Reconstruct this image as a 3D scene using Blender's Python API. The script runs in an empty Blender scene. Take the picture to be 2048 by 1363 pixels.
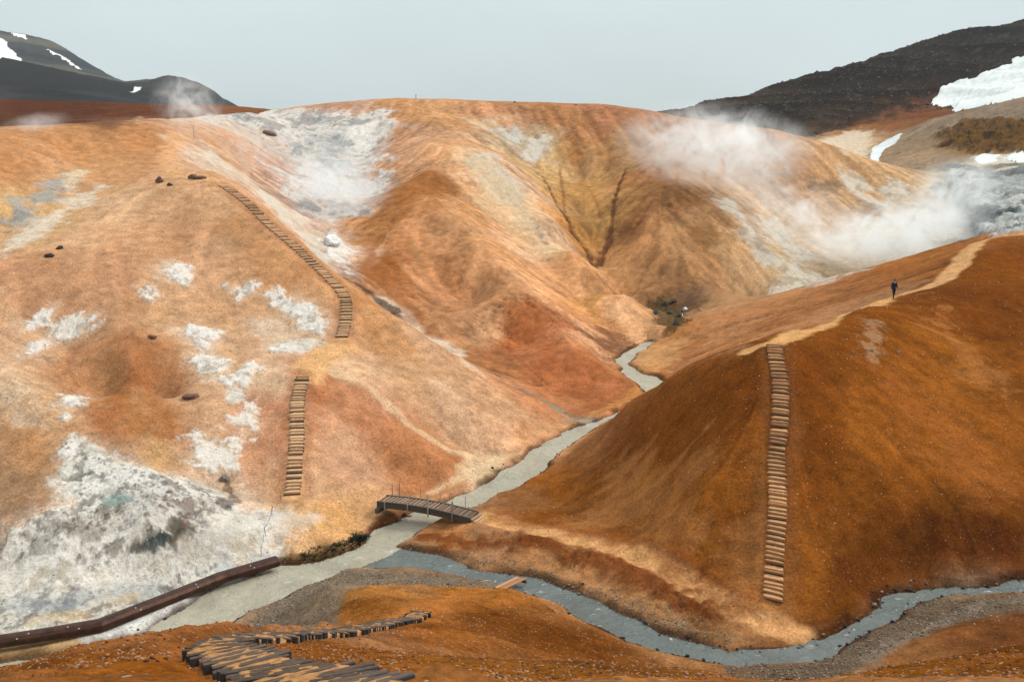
import bpy, bmesh, math, random
import numpy as np
from mathutils import Vector, Matrix

# ------------------------------------------------------------------ camera, sky, sun
scn = bpy.context.scene
col = scn.collection
R = math.radians
CAMZ = 24.0                       # the camera stands 24 m above the datum of the valley
PITCH = R(10.0)
FPX = 1991.0                      # focal length in pixels of the 2048 px wide photograph (35 mm lens)
cam_d = bpy.data.cameras.new('camera'); cam = bpy.data.objects.new('camera', cam_d); col.objects.link(cam)
cam_d.sensor_width = 36.0; cam_d.lens = 35.0; cam_d.clip_start = 0.3; cam_d.clip_end = 9000
cam.location = (0, 0, CAMZ); cam.rotation_euler = (R(90) - PITCH, 0, 0)
scn.camera = cam

SUN_ELEV, SUN_AZ = R(43), R(78)   # azimuth clockwise from the view direction (+Y)
world = bpy.data.worlds.new('World'); scn.world = world; world.use_nodes = True
wn = world.node_tree.nodes; wl = world.node_tree.links; wn.clear()
wo = wn.new('ShaderNodeOutputWorld'); wadd = wn.new('ShaderNodeAddShader')
sky = wn.new('ShaderNodeTexSky'); sky.sky_type = 'NISHITA'; sky.sun_disc = False
sky.sun_elevation = SUN_ELEV; sky.sun_rotation = SUN_AZ; sky.dust_density = 3.0; sky.air_density = 1.0
b1 = wn.new('ShaderNodeBackground'); b1.inputs['Strength'].default_value = 0.012
wl.new(sky.outputs[0], b1.inputs[0])
# overcast layer: the standard overcast sky, luminance (1 + 2 sin h) / 3 of the zenith
geo = wn.new('ShaderNodeTexCoord'); sep = wn.new('ShaderNodeSeparateXYZ')
wl.new(geo.outputs['Generated'], sep.inputs[0])
mr = wn.new('ShaderNodeMapRange'); mr.inputs['From Min'].default_value = 0; mr.inputs['From Max'].default_value = 1
mr.inputs['To Min'].default_value = 1.0; mr.inputs['To Max'].default_value = 3.0; mr.clamp = True
wl.new(sep.outputs['Z'], mr.inputs['Value'])
wnoi = wn.new('ShaderNodeTexNoise'); wnoi.inputs['Scale'].default_value = 2.2; wnoi.inputs['Detail'].default_value = 5
wmap = wn.new('ShaderNodeMapping'); wmap.inputs['Scale'].default_value = (1, 1, 3.0)
wl.new(geo.outputs['Generated'], wmap.inputs[0]); wl.new(wmap.outputs[0], wnoi.inputs['Vector'])
wramp = wn.new('ShaderNodeMapRange'); wramp.inputs['From Min'].default_value = 0.3; wramp.inputs['From Max'].default_value = 0.7
wramp.inputs['To Min'].default_value = 0.92; wramp.inputs['To Max'].default_value = 1.07
wl.new(wnoi.outputs[0], wramp.inputs['Value'])
wmul = wn.new('ShaderNodeMath'); wmul.operation = 'MULTIPLY'
wl.new(mr.outputs[0], wmul.inputs[0]); wl.new(wramp.outputs[0], wmul.inputs[1])
b2 = wn.new('ShaderNodeBackground'); b2.inputs['Color'].default_value = (0.485, 0.553, 0.565, 1)
wl.new(wmul.outputs[0], b2.inputs['Strength'])
wl.new(b1.outputs[0], wadd.inputs[0]); wl.new(b2.outputs[0], wadd.inputs[1]); wl.new(wadd.outputs[0], wo.inputs['Surface'])
sun_d = bpy.data.lights.new('sun', 'SUN'); sun_d.energy = 2.9; sun_d.angle = R(18); sun_d.color = (1.0, 0.95, 0.88)
sun = bpy.data.objects.new('sun', sun_d); col.objects.link(sun)
_sd = Vector((math.sin(SUN_AZ) * math.cos(SUN_ELEV), math.cos(SUN_AZ) * math.cos(SUN_ELEV), math.sin(SUN_ELEV)))
sun.rotation_euler = _sd.to_track_quat('Z', 'Y').to_euler()
scn.view_settings.view_transform = 'Standard'; scn.view_settings.look = 'None'
scn.cycles.volume_bounces = 4; scn.cycles.max_bounces = 8; scn.cycles.volume_max_steps = 256
scn.view_settings.exposure = 0.0; scn.view_settings.gamma = 1.0; scn.view_settings.use_curve_mapping = False

# ------------------------------------------------------------------ helpers
rng = np.random.default_rng(7); random.seed(11)
CT, ST = math.cos(PITCH), math.sin(PITCH)
def ray(u, v):
    """bearing p = x/y and slope e = z/y of the line of sight through a point of the photograph"""
    a = (np.asarray(u, float) - 1024) / FPX; b = (681.5 - np.asarray(v, float)) / FPX
    Y = CT + b * ST
    return a / Y, (-ST + b * CT) / Y

def _hash(ix, iy, seed):
    h = (ix.astype(np.int64) * 374761393 + iy.astype(np.int64) * 668265263 + seed * 2246822519) & 0xffffffff
    h = ((h ^ (h >> 13)) * 1274126177) & 0xffffffff
    h = h ^ (h >> 16)
    return (h & 0xffff).astype(np.float32) / 65535.0
def vnoise(x, y, seed=0):
    x = np.asarray(x); y = np.asarray(y)
    fx = np.floor(x); fy = np.floor(y); tx = (x - fx).astype(np.float32); ty = (y - fy).astype(np.float32)
    ix = fx.astype(np.int64); iy = fy.astype(np.int64)
    tx = tx * tx * tx * (tx * (tx * 6 - 15) + 10); ty = ty * ty * ty * (ty * (ty * 6 - 15) + 10)
    a = _hash(ix, iy, seed); b = _hash(ix + 1, iy, seed); c = _hash(ix, iy + 1, seed); d = _hash(ix + 1, iy + 1, seed)
    return (a + (b - a) * tx) * (1 - ty) + (c + (d - c) * tx) * ty     # 0..1
def fbm(x, y, octs=4, seed=0, gain=0.5, lac=2.03):
    s = 0; a = 1; t = 0; cx, sx = math.cos(0.6), math.sin(0.6)
    for k in range(octs):
        s = s + a * vnoise(x, y, seed + k * 17); t += a; a *= gain
        x, y = (x * cx - y * sx) * lac + 7.3, (x * sx + y * cx) * lac + 1.9
    return s / t
def sstep(a, b, x):
    t = np.clip((x - a) / (b - a), 0, 1); return t * t * (3 - 2 * t)

def tag(o, label=None, cat=None, group=None, kind=None):
    if label: o['label'] = label
    if cat: o['category'] = cat
    if group: o['group'] = group
    if kind: o['kind'] = kind
    return o

# ------------------------------------------------------------------ terrain control points
# every entry: (kind, region, [points]); 'L' lines are densified.  A point is (u, v, distance)
# with distance the metres in front of the camera; 'Z' points give height instead, 'W' give (u, distance, height)
CP = []
def L(reg, *pts): CP.append(('L', reg, pts))
def P(reg, *pts): CP.append(('P', reg, pts))
def Zp(reg, *pts): CP.append(('Z', reg, pts))
def ZL(reg, *pts): CP.append(('ZL', reg, pts))
def W(reg, *pts): CP.append(('W', reg, pts))

# rivers: bank lines and water level
r1_left = [(1299,684),(1277,691),(1248,710),(1229,723),(1240,736),(1256,752),(1275,768),(1296,785),(1270,806),(1215,834),(1178,850),(1142,859),(1106,881),(1065,901),
           (1025,929),(993,957),(957,978),(900,998),(852,1014),(827,1026),(803,1042),(759,1062),(723,1090),(702,1101),(653,1122),
           (578,1130),(529,1151),(467,1168),(421,1192),(372,1225),(300,1262),(200,1290),(90,1316),(0,1326),(-150,1350)]
r1_right = [(1310,686),(1297,690),(1276,705),(1261,723),(1253,733),(1281,746),(1313,755),(1337,767),(1330,785),(1262,812),(1190,853),(1146,881),(1106,913),
            (1070,953),(1025,974),(973,1002),(948,1014),(892,1026),(860,1046),(823,1070),(792,1092),(755,1112),(700,1134),(682,1137),
            (644,1151),(578,1188),(516,1221),(471,1244),(400,1290),(300,1330),(180,1370),(0,1400),(-150,1430)]
r2_far = [(2250,1158),(2048,1163),(1978,1166),(1921,1174),(1846,1181),(1789,1200),(1752,1230),(1695,1264),(1639,1283),(1564,1298),(1466,1300),(1375,1283),
          (1300,1260),(1249,1237),(1213,1215),(1139,1186),(1066,1160),(1022,1153),(971,1142),(905,1123),(846,1109),(792,1096),(740,1100)]
r2_near = [(2250,1172),(2048,1181),(1940,1189),(1870,1192),(1827,1204),(1782,1242),(1714,1275),(1676,1302),(1620,1324),(1526,1324),(1450,1324),(1375,1312),
           (1322,1303),(1267,1284),(1213,1258),(1139,1222),(1088,1200),(1030,1182),(978,1164),(920,1149),(846,1138),(773,1132),(700,1134),(640,1140)]
WLEV = [(1310,685,-19.1),(1280,697,-19.2),(1240,725,-19.6),(1275,750,-19.9),(1320,768,-20.2),(1250,818,-20.6),(1180,855,-20.8),(1065,925,-21.2),(950,998,-21.6),(870,1030,-21.8),(750,1100,-22.1),
        (600,1160,-22.3),(450,1215,-22.4),(250,1300,-22.5),(0,1365,-22.7),(-150,1390,-22.8),(2250,1165,-20.4),(2048,1172,-20.6),(1800,1205,-21.0),(1550,1311,-21.3),(1300,1275,-21.6),(1050,1172,-21.9),(850,1122,-22.05)]
_wp, _we = ray([w[0] for w in WLEV], [w[1] for w in WLEV]); _wz = np.array([w[2] for w in WLEV]); _wy = _wz / _we; _wx = _wp * _wy
def wlevel(x, y):
    """water level: smooth distance-weighted blend of the surveyed levels"""
    x = np.asarray(x, float); y = np.asarray(y, float)
    num = 0; den = 0
    for k in range(len(_wz)):
        w = 1 / ((x - _wx[k]) ** 2 + (y - _wy[k]) ** 2 + 4.0) ** 2
        num = num + w * _wz[k]; den = den + w
    return num / den
def bank_world(pts):
    out = []
    for u, v in pts:
        p, e = ray(u, v); z = -21.0
        for _ in range(12):
            y = z / e; z = float(wlevel(p * y, y))
        out.append((p * y, y, z))
    return np.array(out)
BW = {k: bank_world(v) for k, v in dict(a=r1_left, b=r1_right, c=r2_far, d=r2_near).items()}
for k, s in (('a', 0.15), ('b', 0.12), ('c', 0.25), ('d', 0.1)):
    CP.append(('XYZ', 'V', [(x, y, z + s) for x, y, z in BW[k]]))

# right hill
L('R', (1332,768,65), (1420,725,63.5), (1500,702,62), (1550,688,61), (1600,668,65), (1650,647,69), (1700,625,73), (1750,607,78), (1788,596,82), (1850,582,88), (1900,548,93), (1940,505,99), (1965,483,104), (2048,467,108), (2300,400,118))
L('R', (1332,768,65), (1255,812,68), (1190,853,73))
L('R', (1545,1205,44.3), (1550,1050,48.5), (1552,860,54.4), (1550,700,60.2))
P('R', (1700,1180,44.8), (1700,1050,48.6), (1700,900,53.4), (1700,750,59.8), (1900,1100,47.2), (1900,1000,51), (1900,900,55.5), (1900,750,65), (1900,650,75), (1950,570,86), (2048,560,90), (2048,700,70), (2048,900,57), (2048,1050,49.5),
  (2300,500,100), (2300,900,57), (2300,1080,47), (1400,1100,49.0), (1400,1000,51.5), (1400,900,55.2), (1400,800,59.6), (1300,1050,54), (1300,950,58), (1300,860,62.5), (1200,1020,58), (1200,940,63.5), (1120,1000,61.5), (1120,940,66), (1230,880,66.5))
ZL('R', (980,1015,-21.0), (1060,1055,-20.8), (1200,1078,-20.5), (1330,1125,-20.4), (1430,1175,-20.3), (1530,1222,-20.3))
ZL('V', (960,1033,-21.1), (1060,1068,-20.9), (1200,1100,-20.7), (1330,1150,-20.6), (1430,1200,-20.5), (1540,1248,-20.5), (1620,1270,-20.6))
ZL('V', (830,1080,-21.7), (900,1090,-21.5), (1000,1110,-21.4), (1100,1150,-21.3), (1200,1180,-21.2), (1300,1225,-21.0), (1400,1262,-20.9), (1500,1283,-20.9))
ZL('R', (1660,1255,-20.2), (1720,1215,-20.0), (1790,1178,-20.1), (1850,1160,-19.9), (1950,1150,-19.8), (2048,1138,-19.6), (2300,1130,-19.5))
W('R', (1332,74,-19.0), (1420,73,-16.5), (1500,72,-14.8), (1600,77,-14.3), (1700,86,-13.6), (1270,76,-20.0))
# rear spur
P('S', (1500,690,85), (1400,730,90), (1350,752,92), (1600,650,90), (1700,612,95), (1788,572,96), (1450,660,102), (1300,725,98), (1560,620,104), (1700,570,108), (1880,520,106))
L('S', (1300,680,106.5), (1350,655,109), (1400,635,111), (1500,606,114), (1650,560,118), (1800,518,118), (1900,490,116), (1960,474,113), (2048,461,113), (2300,390,125))
W('B', (1350,122,-19.0), (1500,130,-18.8), (1650,134,-17.6), (1800,138,-16.5), (1950,134,-14), (2048,134,-13), (2300,140,-12))
# steam valley and back hill
P('B', (1560,562,135), (1640,540,142), (1750,518,150), (1850,490,154), (1950,468,157), (1600,480,155), (1600,400,168), (1600,330,180), (1700,440,168), (1700,370,182), (1800,400,180), (1900,420,174),
  (2048,440,162), (2048,380,182), (1960,335,213), (2048,312,225), (1450,420,150), (1500,500,141), (1450,330,172), (1450,285,183))
L('B', (1370,238,196), (1450,246,196), (1520,256,192), (1560,265,190), (1660,293,192), (1760,325,198), (1880,350,202))
W('B', (1450,225,4), (1560,218,0), (1660,218,-2), (1760,224,-2))
L('B', (1320,320,168), (1345,380,154), (1350,450,142), (1380,520,132), (1400,590,123.5), (1380,622,118.5))
P('B', (1275,440,144), (1255,520,134), (1290,580,125), (1312,622,117.5), (1335,650,114), (1470,590,126))
# middle hill
L('M', (545,222,190), (640,207,196), (720,200,196), (800,197,196), (900,199,196), (1000,204,196), (1100,208,196), (1200,211,196), (1300,223,196), (1370,238,196))
W('M', (450,215,3), (640,235,6), (900,240,6), (1200,240,6), (1370,235,6), (640,500,0), (1000,600,-5), (1200,600,-5))
L('M', (660,480,122.5), (700,447,128), (750,410,134), (800,375,140), (850,345,146))
L('M', (870,240,178), (850,290,160), (850,345,146), (880,400,133), (950,480,118.5), (1030,580,106), (1130,670,97.5), (1200,727,93), (1280,783,87.5))
P('M', (600,250,182), (560,300,165), (640,300,168), (700,300,170), (600,350,152), (680,380,147), (740,395,145), (640,430,133), (770,240,182), (790,300,166), (770,345,154),
  (760,460,124), (750,520,113.5), (800,560,108.5), (800,600,103.5), (850,500,118.5), (900,500,119.5), (870,650,98), (950,600,108.5), (1000,690,96.5), (1050,690,98), (1150,775,88.5), (1100,780,87.5), (1200,808,84.5), (1270,795,86.8))
L('M', (930,715,88), (1000,757,85), (1050,785,83.3), (1100,815,81.5), (1150,838,80.3))
W('M', (740,101.5,-14.2), (760,99,-15.2), (800,96,-16.1), (860,91.5,-16.7))
W('L', (540,108,-6.0), (600,103,-8.4), (660,97,-11.0))
L('M', (660,470,124), (690,525,112.5), (720,565,105.5))
L('M', (1000,400,142), (1050,480,132), (1120,560,121.5), (1180,640,111.5), (1222,700,102.5))
L('M', (920,230,186), (960,270,171), (1000,310,158), (1050,370,147.5), (1100,440,137.5), (1150,505,128), (1190,540,123.5), (1250,590,117), (1310,655,109), (1322,668,107.5))
L('B', (1050,320,172), (1090,365,161), (1130,420,151), (1170,490,141), (1195,530,135))
L('B', (1275,320,172), (1250,350,165), (1235,400,153), (1222,450,145), (1205,510,138), (1195,530,135))
W('B', (1245,127,-17.6), (1285,120,-19.0))
P('B', (1150,350,170), (1180,430,150.5), (1000,250,183), (1150,250,186), (1200,290,179), (1300,280,183), (1100,290,177), (1200,370,164))
# left hill
L('L', (0,278,110), (100,262,118), (200,255,125), (300,248,131), (360,246,139), (450,236,162), (545,222,190))
W('N', (-400,150,0), (0,150,0), (200,170,2), (350,200,3))
L('L', (355,265,133), (342,290,123), (333,315,116), (345,338,109), (375,350,105.5), (440,368,101), (500,410,97), (600,500,90), (660,560,86), (690,605,82.8), (688,675,77.5), (650,705,75), (620,740,71.5))
L('L', (430,345,107), (480,372,104.5), (540,425,100), (600,478,95), (660,535,90), (730,592,85.7), (800,640,83.2), (860,680,83.5))
L('L', (300,300,121), (250,325,113), (150,390,101), (80,430,94.5), (0,475,88), (-200,570,78))
P('L', (100,330,108), (0,350,101), (150,300,115), (0,410,94), (200,275,120), (-250,330,100), (-250,450,88), (-250,700,68), (-250,1000,54),
  (250,375,102.5), (100,470,88.5), (0,540,80.5), (400,450,92.5), (400,550,85), (300,550,82.5), (180,560,80), (300,650,76), (450,650,78.5), (550,600,83), (600,660,79), (500,750,71), (400,790,67), (120,680,74.5),
  (-100,640,72), (0,660,73.5), (50,740,68.5), (-50,800,63.5), (60,830,61.5))
L('L', (270,660,74.4), (264,720,70.0), (262,775,66.6), (264,820,63.2), (275,870,60.4), (300,920,58.4), (330,960,56.8))
P('L', (212,800,68.2), (322,800,68.8))
P('L', (150,790,67), (370,830,64.5), (370,780,68.5))
L('L', (30,765,64), (110,850,60.5), (165,920,57.5))
P('L', (200,1000,54.5), (300,1050,52.5), (100,1050,52), (0,950,56), (0,1050,52), (400,1060,53.5), (500,1000,58.5), (450,900,62), (420,960,59.5))
Zp('L', (0,1120,-20.9), (250,1150,-21.5), (0,1200,-21.9), (400,1120,-21.6), (150,1250,-22.1), (560,1080,-21.3), (480,1130,-21.8), (-200,1150,-21.2), (300,1200,-22.0))
L('L', (585,993,59.0), (592,900,62.5), (596,820,66.5), (602,753,70.2))
P('L', (750,700,78), (700,800,69.5), (870,770,75.8), (950,830,73.5), (1050,850,74.8), (1100,868,74.5), (900,890,69.5), (700,920,63.5), (750,980,61), (850,960,64.5), (530,900,62.5), (530,820,67), (780,920,65.5))
L('L', (645,742,72.5), (720,770,71.5), (800,850,68.5), (880,905,67), (950,935,66.3))
L('L', (650,800,68.8), (740,850,67.5), (830,915,65.5), (900,955,64.6))
Zp('L', (620,1010,-20.4), (650,1080,-21.5), (720,1040,-21.4), (1130,852,-20.4), (760,1000,-20.9))
# foreground
L('F', (760,1363,9.6), (700,1340,10.8), (600,1325,12), (500,1310,13.2), (420,1300,14.2), (390,1288,15.3), (430,1272,16.6), (500,1263,18), (640,1260,21.5), (740,1248,27), (850,1220,34))
L('F', (-200,1400,11), (0,1345,12.3), (180,1292,15), (370,1252,18), (500,1244,20), (600,1245,23.5), (700,1238,28.5))
P('F', (700,1200,38), (650,1175,44), (950,1190,44.5), (850,1195,42), (900,1250,34), (1100,1250,35.5), (1000,1285,28.5), (1180,1280,37), (1050,1220,40))
Zp('V', (750,1150,-21.5), (850,1160,-21.4), (640,1180,-21.7), (560,1225,-21.8), (950,1172,-21.4), (1000,1178,-21.0))
L('F', (1010,1178,45.8), (1080,1205,42.8), (1140,1230,40.8), (1210,1268,38.5), (1285,1318,36.6))
L('F', (800,1308,14.6), (900,1311,15), (1060,1314,15.5), (1293,1322,16), (1400,1342,15.5), (1550,1364,15), (1650,1361,14.6), (1800,1326,15.5), (2048,1287,17.5), (2300,1240,19))
W('F', (1000,21,-12.3), (1150,23,-13.6), (1293,24,-14.5), (1400,26,-16.4), (1650,22,-13.8), (1800,24,-14.8), (2048,26,-15.2), (2300,28,-15.5), (0,22,-14), (200,25,-15.2), (370,27,-16), (-200,20,-14))
W('V', (0,36,-22.4), (250,37,-22.3), (450,40,-22.2), (1800,34,-20.6), (1500,34,-20.9), (2048,35,-20.2), (2300,36,-20), (-200,34,-22.4))
Zp('V', (1720,1325,-20.9), (1850,1290,-20.7), (2048,1235,-20.3), (1950,1270,-20.2), (2250,1215,-20.2), (1900,1235,-20.85), (1600,1350,-21.0))
W('F', (200,6,-3.3), (1024,6,-3.3), (1850,6,-3.3), (1024,3,-1.9), (300,9.5,-5.0), (1300,10.5,-5.9), (1850,10.5,-6.0), (-1000,12,-6.0), (-1000,6,-3.3), (3000,6,-3.3), (3000,12,-6))
# grey hill, dark mountain with snow
P('K', (1740,322,252), (1820,300,255), (1900,300,242), (2000,265,260), (1650,290,292), (1700,270,312), (1800,235,332), (1750,302,284), (1800,268,302))
L('K', (1800,285,275), (1860,240,287), (1950,218,296), (2048,195,306), (2300,150,320))
P('D', (1860,215,345), (1950,170,365), (2048,120,385), (1600,260,325), (1700,210,352), (1800,160,385), (1930,110,412), (1500,260,320))
L('D', (1400,243,335), (1500,232,352), (1600,195,375), (1700,150,397), (1800,105,420), (1900,68,440), (2048,43,452), (2300,20,470))
W('D', (1400,600,-5), (1700,640,-5), (2048,700,5), (2300,700,8))
# far left brown hills and mountain
L('N', (-300,195,290), (0,198,300), (150,203,300), (300,208,302), (450,211,310), (540,220,322))
P('N', (0,255,225), (150,240,240), (300,243,232), (80,232,262), (200,228,268), (420,225,270))
W('N', (200,400,9), (450,420,6), (-300,400,9))
L('T', (-300,110,900), (0,118,900), (120,142,900), (200,172,880), (280,200,850), (330,207,850))
P('T', (0,165,760), (100,185,700), (200,200,680), (-300,170,700), (60,150,820))
L('T', (-300,20,1500), (0,63,1500), (55,65,1500), (100,82,1500), (170,122,1450), (235,162,1400), (270,171,1320), (310,160,1250), (340,150,1200), (400,168,1200), (440,192,1200), (458,211,1200))
P('T', (0,100,1200), (120,125,1200), (210,168,1150), (350,190,1000), (400,200,1000))
P('T', (210,174,1200), (238,178,1210), (262,178,1210), (288,169,1205), (305,160,1200), (235,170,1600), (255,178,1500), (275,180,1450), (300,174,1400), (345,162,1300), (420,185,1320))
W('T', (600,1200,25), (1000,1200,0), (2048,1200,10), (100,2300,60), (340,1700,50), (1000,2300,0), (2300,2300,0), (-400,2300,60), (460,1500,20), (200,1900,80))
REGS = 'RVBMLFKDNTS'

cpt = []
for kind, reg, pts in CP:
    ri = REGS.index(reg)
    if kind in ('ZL', 'L'):
        dens = []
        for a, b in zip(pts[:-1], pts[1:]):
            n = max(1, int(math.hypot(b[0] - a[0], b[1] - a[1]) / 45))
            for k in range(n):
                t = k / n; dens.append(tuple(a[i] + (b[i] - a[i]) * t for i in range(3)))
        dens.append(pts[-1]); pts = dens
    for q in pts:
        if kind in ('L', 'P'):
            p, e = ray(q[0], q[1]); y = q[2]
        elif kind in ('Z', 'ZL'):
            p, e = ray(q[0], q[1]); y = q[2] / e
        elif kind == 'W':
            p = (q[0] - 1024) / FPX; y = q[1]; e = q[2] / y
        else:
            p = q[0] / q[1]; y = q[1]; e = q[2] / q[1]
        cpt.append((p, math.log(y), e, ri))
cpt = np.array(cpt)
# thin duplicates
keep = []
for i in range(len(cpt)):
    if all((cpt[i, 0] - cpt[j, 0]) ** 2 + (cpt[i, 1] - cpt[j, 1]) ** 2 > 0.0055 ** 2 for j in keep[-400:]): keep.append(i)
cpt = cpt[keep]
RC = 0.009
def phi(r2): return np.sqrt(r2 + RC * RC)
A = phi((cpt[:, None, 0] - cpt[None, :, 0]) ** 2 + (cpt[:, None, 1] - cpt[None, :, 1]) ** 2)
n_ = len(cpt)
Aug = np.zeros((n_ + 1, n_ + 1)); Aug[:n_, :n_] = A; Aug[:n_, n_] = 1; Aug[n_, :n_] = 1
Aug[:n_, :n_] -= np.eye(n_) * 5e-4
wts = np.linalg.solve(Aug, np.append(cpt[:, 2], 0))
print('control points', n_)

# grid in bearing and log-distance: even detail near and far
pin = np.arange(-0.56, 0.5601, 0.0018)
po = 0.56 + np.cumsum(0.0018 * 1.07 ** np.arange(1, 48))
pg = np.concatenate([-po[::-1], pin, po])
def seg(a, b, s): return np.arange(math.log(a), math.log(b), s)
qg = np.concatenate([seg(3.0, 9, 0.02), seg(9, 40, 0.0042), seg(40, 125, 0.0023), seg(125, 215, 0.0030), seg(215, 470, 0.0055), seg(470, 2600, 0.009)])
NP_, NQ = len(pg), len(qg)
print('grid', NP_, NQ, NP_ * NQ)
PG, QG = np.meshgrid(pg, qg)                 # [row = distance, column = bearing]
E = np.zeros(PG.shape, np.float32)
cp32 = cpt.astype(np.float32); w32 = wts.astype(np.float64)
pf = pg.astype(np.float32)
dp2 = (pf[:, None] - cp32[None, :, 0]) ** 2 + np.float32(RC * RC)        # columns x n
for i in range(NQ):
    r = np.sqrt(dp2 + (np.float32(qg[i]) - cp32[None, :, 1]) ** 2)
    E[i] = r @ w32[:n_].astype(np.float32) + wts[n_]
Yg = np.exp(QG); Xg = PG * Yg
Zg = (E * Yg).astype(np.float64)

def grid_idx(p, q):
    fi = np.interp(q, qg, np.arange(NQ)); fj = np.interp(p, pg, np.arange(NP_)); return fi, fj
def samp(F, fi, fj):
    i = np.clip(fi.astype(int), 0, NQ - 2); j = np.clip(fj.astype(int), 0, NP_ - 2); a = fi - i; b = fj - j
    return (F[i, j] * (1 - a) * (1 - b) + F[i + 1, j] * a * (1 - b) + F[i, j + 1] * (1 - a) * b + F[i + 1, j + 1] * a * b)
def H(x, y):
    x = np.atleast_1d(np.asarray(x, float)); y = np.atleast_1d(np.asarray(y, float))
    fi, fj = grid_idx(x / y, np.log(y)); return samp(Zg, fi, fj)
def h1(x, y): return float(H(x, y)[0])
def hit(u, v):
    """where the line of sight through a point of the photograph meets the ground (x, y, z)"""
    p, e = ray(u, v); p = float(p); e = float(e)
    fj = float(np.interp(p, pg, np.arange(NP_))); j = min(int(fj), NP_ - 2); t = fj - j
    ez = (Zg[:, j] / Yg[:, j]) * (1 - t) + (Zg[:, j + 1] / Yg[:, j + 1]) * t
    k = np.nonzero((ez >= e) & (np.exp(qg) > 7.0))[0]
    if len(k) == 0:
        i = int(np.argmax(ez)); y = math.exp(qg[i]); return (p * y, y, ez[i] * y)
    i = k[0]
    if i == 0: q = qg[0]
    else:
        f = (e - ez[i - 1]) / (ez[i] - ez[i - 1] + 1e-12); q = qg[i - 1] + (qg[i] - qg[i - 1]) * min(max(f, 0), 1)
    y = math.exp(q); return (p * y, y, e * y)
def hits(pts): return np.array([hit(u, v) for u, v in pts])

def seg_dist(x, y, pts, closed=False):
    """distance in metres to a polyline and the position along it (0..n-1)"""
    best = np.full(x.shape, 1e9, np.float32); par = np.zeros(x.shape, np.float32)
    n = len(pts); m = n if closed else n - 1
    for k in range(m):
        ax, ay = pts[k][0], pts[k][1]; bx, by = pts[(k + 1) % n][0], pts[(k + 1) % n][1]
        dx, dy = bx - ax, by - ay; l2 = dx * dx + dy * dy + 1e-9
        t = np.clip(((x - ax) * dx + (y - ay) * dy) / l2, 0, 1)
        d = np.hypot(x - ax - t * dx, y - ay - t * dy)
        mk = d < best; best = np.where(mk, d, best); par = np.where(mk, k + t, par)
    return best, par
def inside(x, y, pts):
    c = np.zeros(x.shape, bool); n = len(pts)
    for k in range(n):
        ax, ay = pts[k][0], pts[k][1]; bx, by = pts[(k + 1) % n][0], pts[(k + 1) % n][1]
        if ay == by: continue
        c ^= ((ay > y) != (by > y)) & (x < (bx - ax) * (y - ay) / (by - ay) + ax)
    return c
def window(pts, pad):
    pts = np.asarray(pts); yy = pts[:, 1]; pp = pts[:, 0] / pts[:, 1]
    y0, y1 = yy.min() - pad, yy.max() + pad; y0 = max(y0, 3.1)
    i0, i1 = np.searchsorted(qg, [math.log(y0), math.log(y1)]); j0, j1 = np.searchsorted(pg, [pp.min() - pad / y0, pp.max() + pad / y0])
    return slice(max(i0 - 1, 0), min(i1 + 1, NQ)), slice(max(j0 - 1, 0), min(j1 + 1, NP_))

# region of every vertex: that of the nearest control point
REG = np.zeros(PG.shape, np.int8)
for i in range(NQ):
    d = (pf[:, None] - cp32[None, :, 0]) ** 2 + (np.float32(qg[i]) - cp32[None, :, 1]) ** 2
    REG[i] = cp32[np.argmin(d, 1), 3].astype(np.int8)

# ------------------------------------------------------------------ river channels
poly1 = np.concatenate([BW['a'], BW['b'][::-1]]); poly2 = np.concatenate([BW['c'], BW['d'][::-1]])
SD = np.full(PG.shape, 50.0, np.float32)       # signed metres from the water's edge, negative in the water
for pl in (poly1, poly2):
    sl = window(pl, 8)
    x = Xg[sl] + 0.7 * (fbm(Xg[sl] / 2.6, Yg[sl] / 2.6, 3, 5, .45) - 0.5) * 2; y = Yg[sl] + 0.7 * (fbm(Xg[sl] / 2.6, Yg[sl] / 2.6, 3, 9, .45) - 0.5) * 2
    d, _ = seg_dist(x, y, pl, True); ins = inside(x, y, pl)
    d = np.where(ins, -d, d)
    SD[sl] = np.minimum(SD[sl], d - (.14 if pl is poly2 else .12))
WL = np.full(PG.shape, -30.0)
slw = window(np.concatenate([poly1, poly2]), 8)
WL[slw] = wlevel(Xg[slw], Yg[slw])
near = SD < 6
bed = WL - 0.08 - 0.35 * sstep(0.0, 1.2, -SD)
bank = WL + 0.03 + 0.28 * sstep(0.0, 0.6, SD)
t = sstep(0.0, 3.0, SD)
Zg = np.where(near, np.where(SD < 0, bed, np.maximum(np.where(SD < 3, bank * (1 - t) + Zg * t, Zg), WL + 0.02)), Zg)
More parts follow.
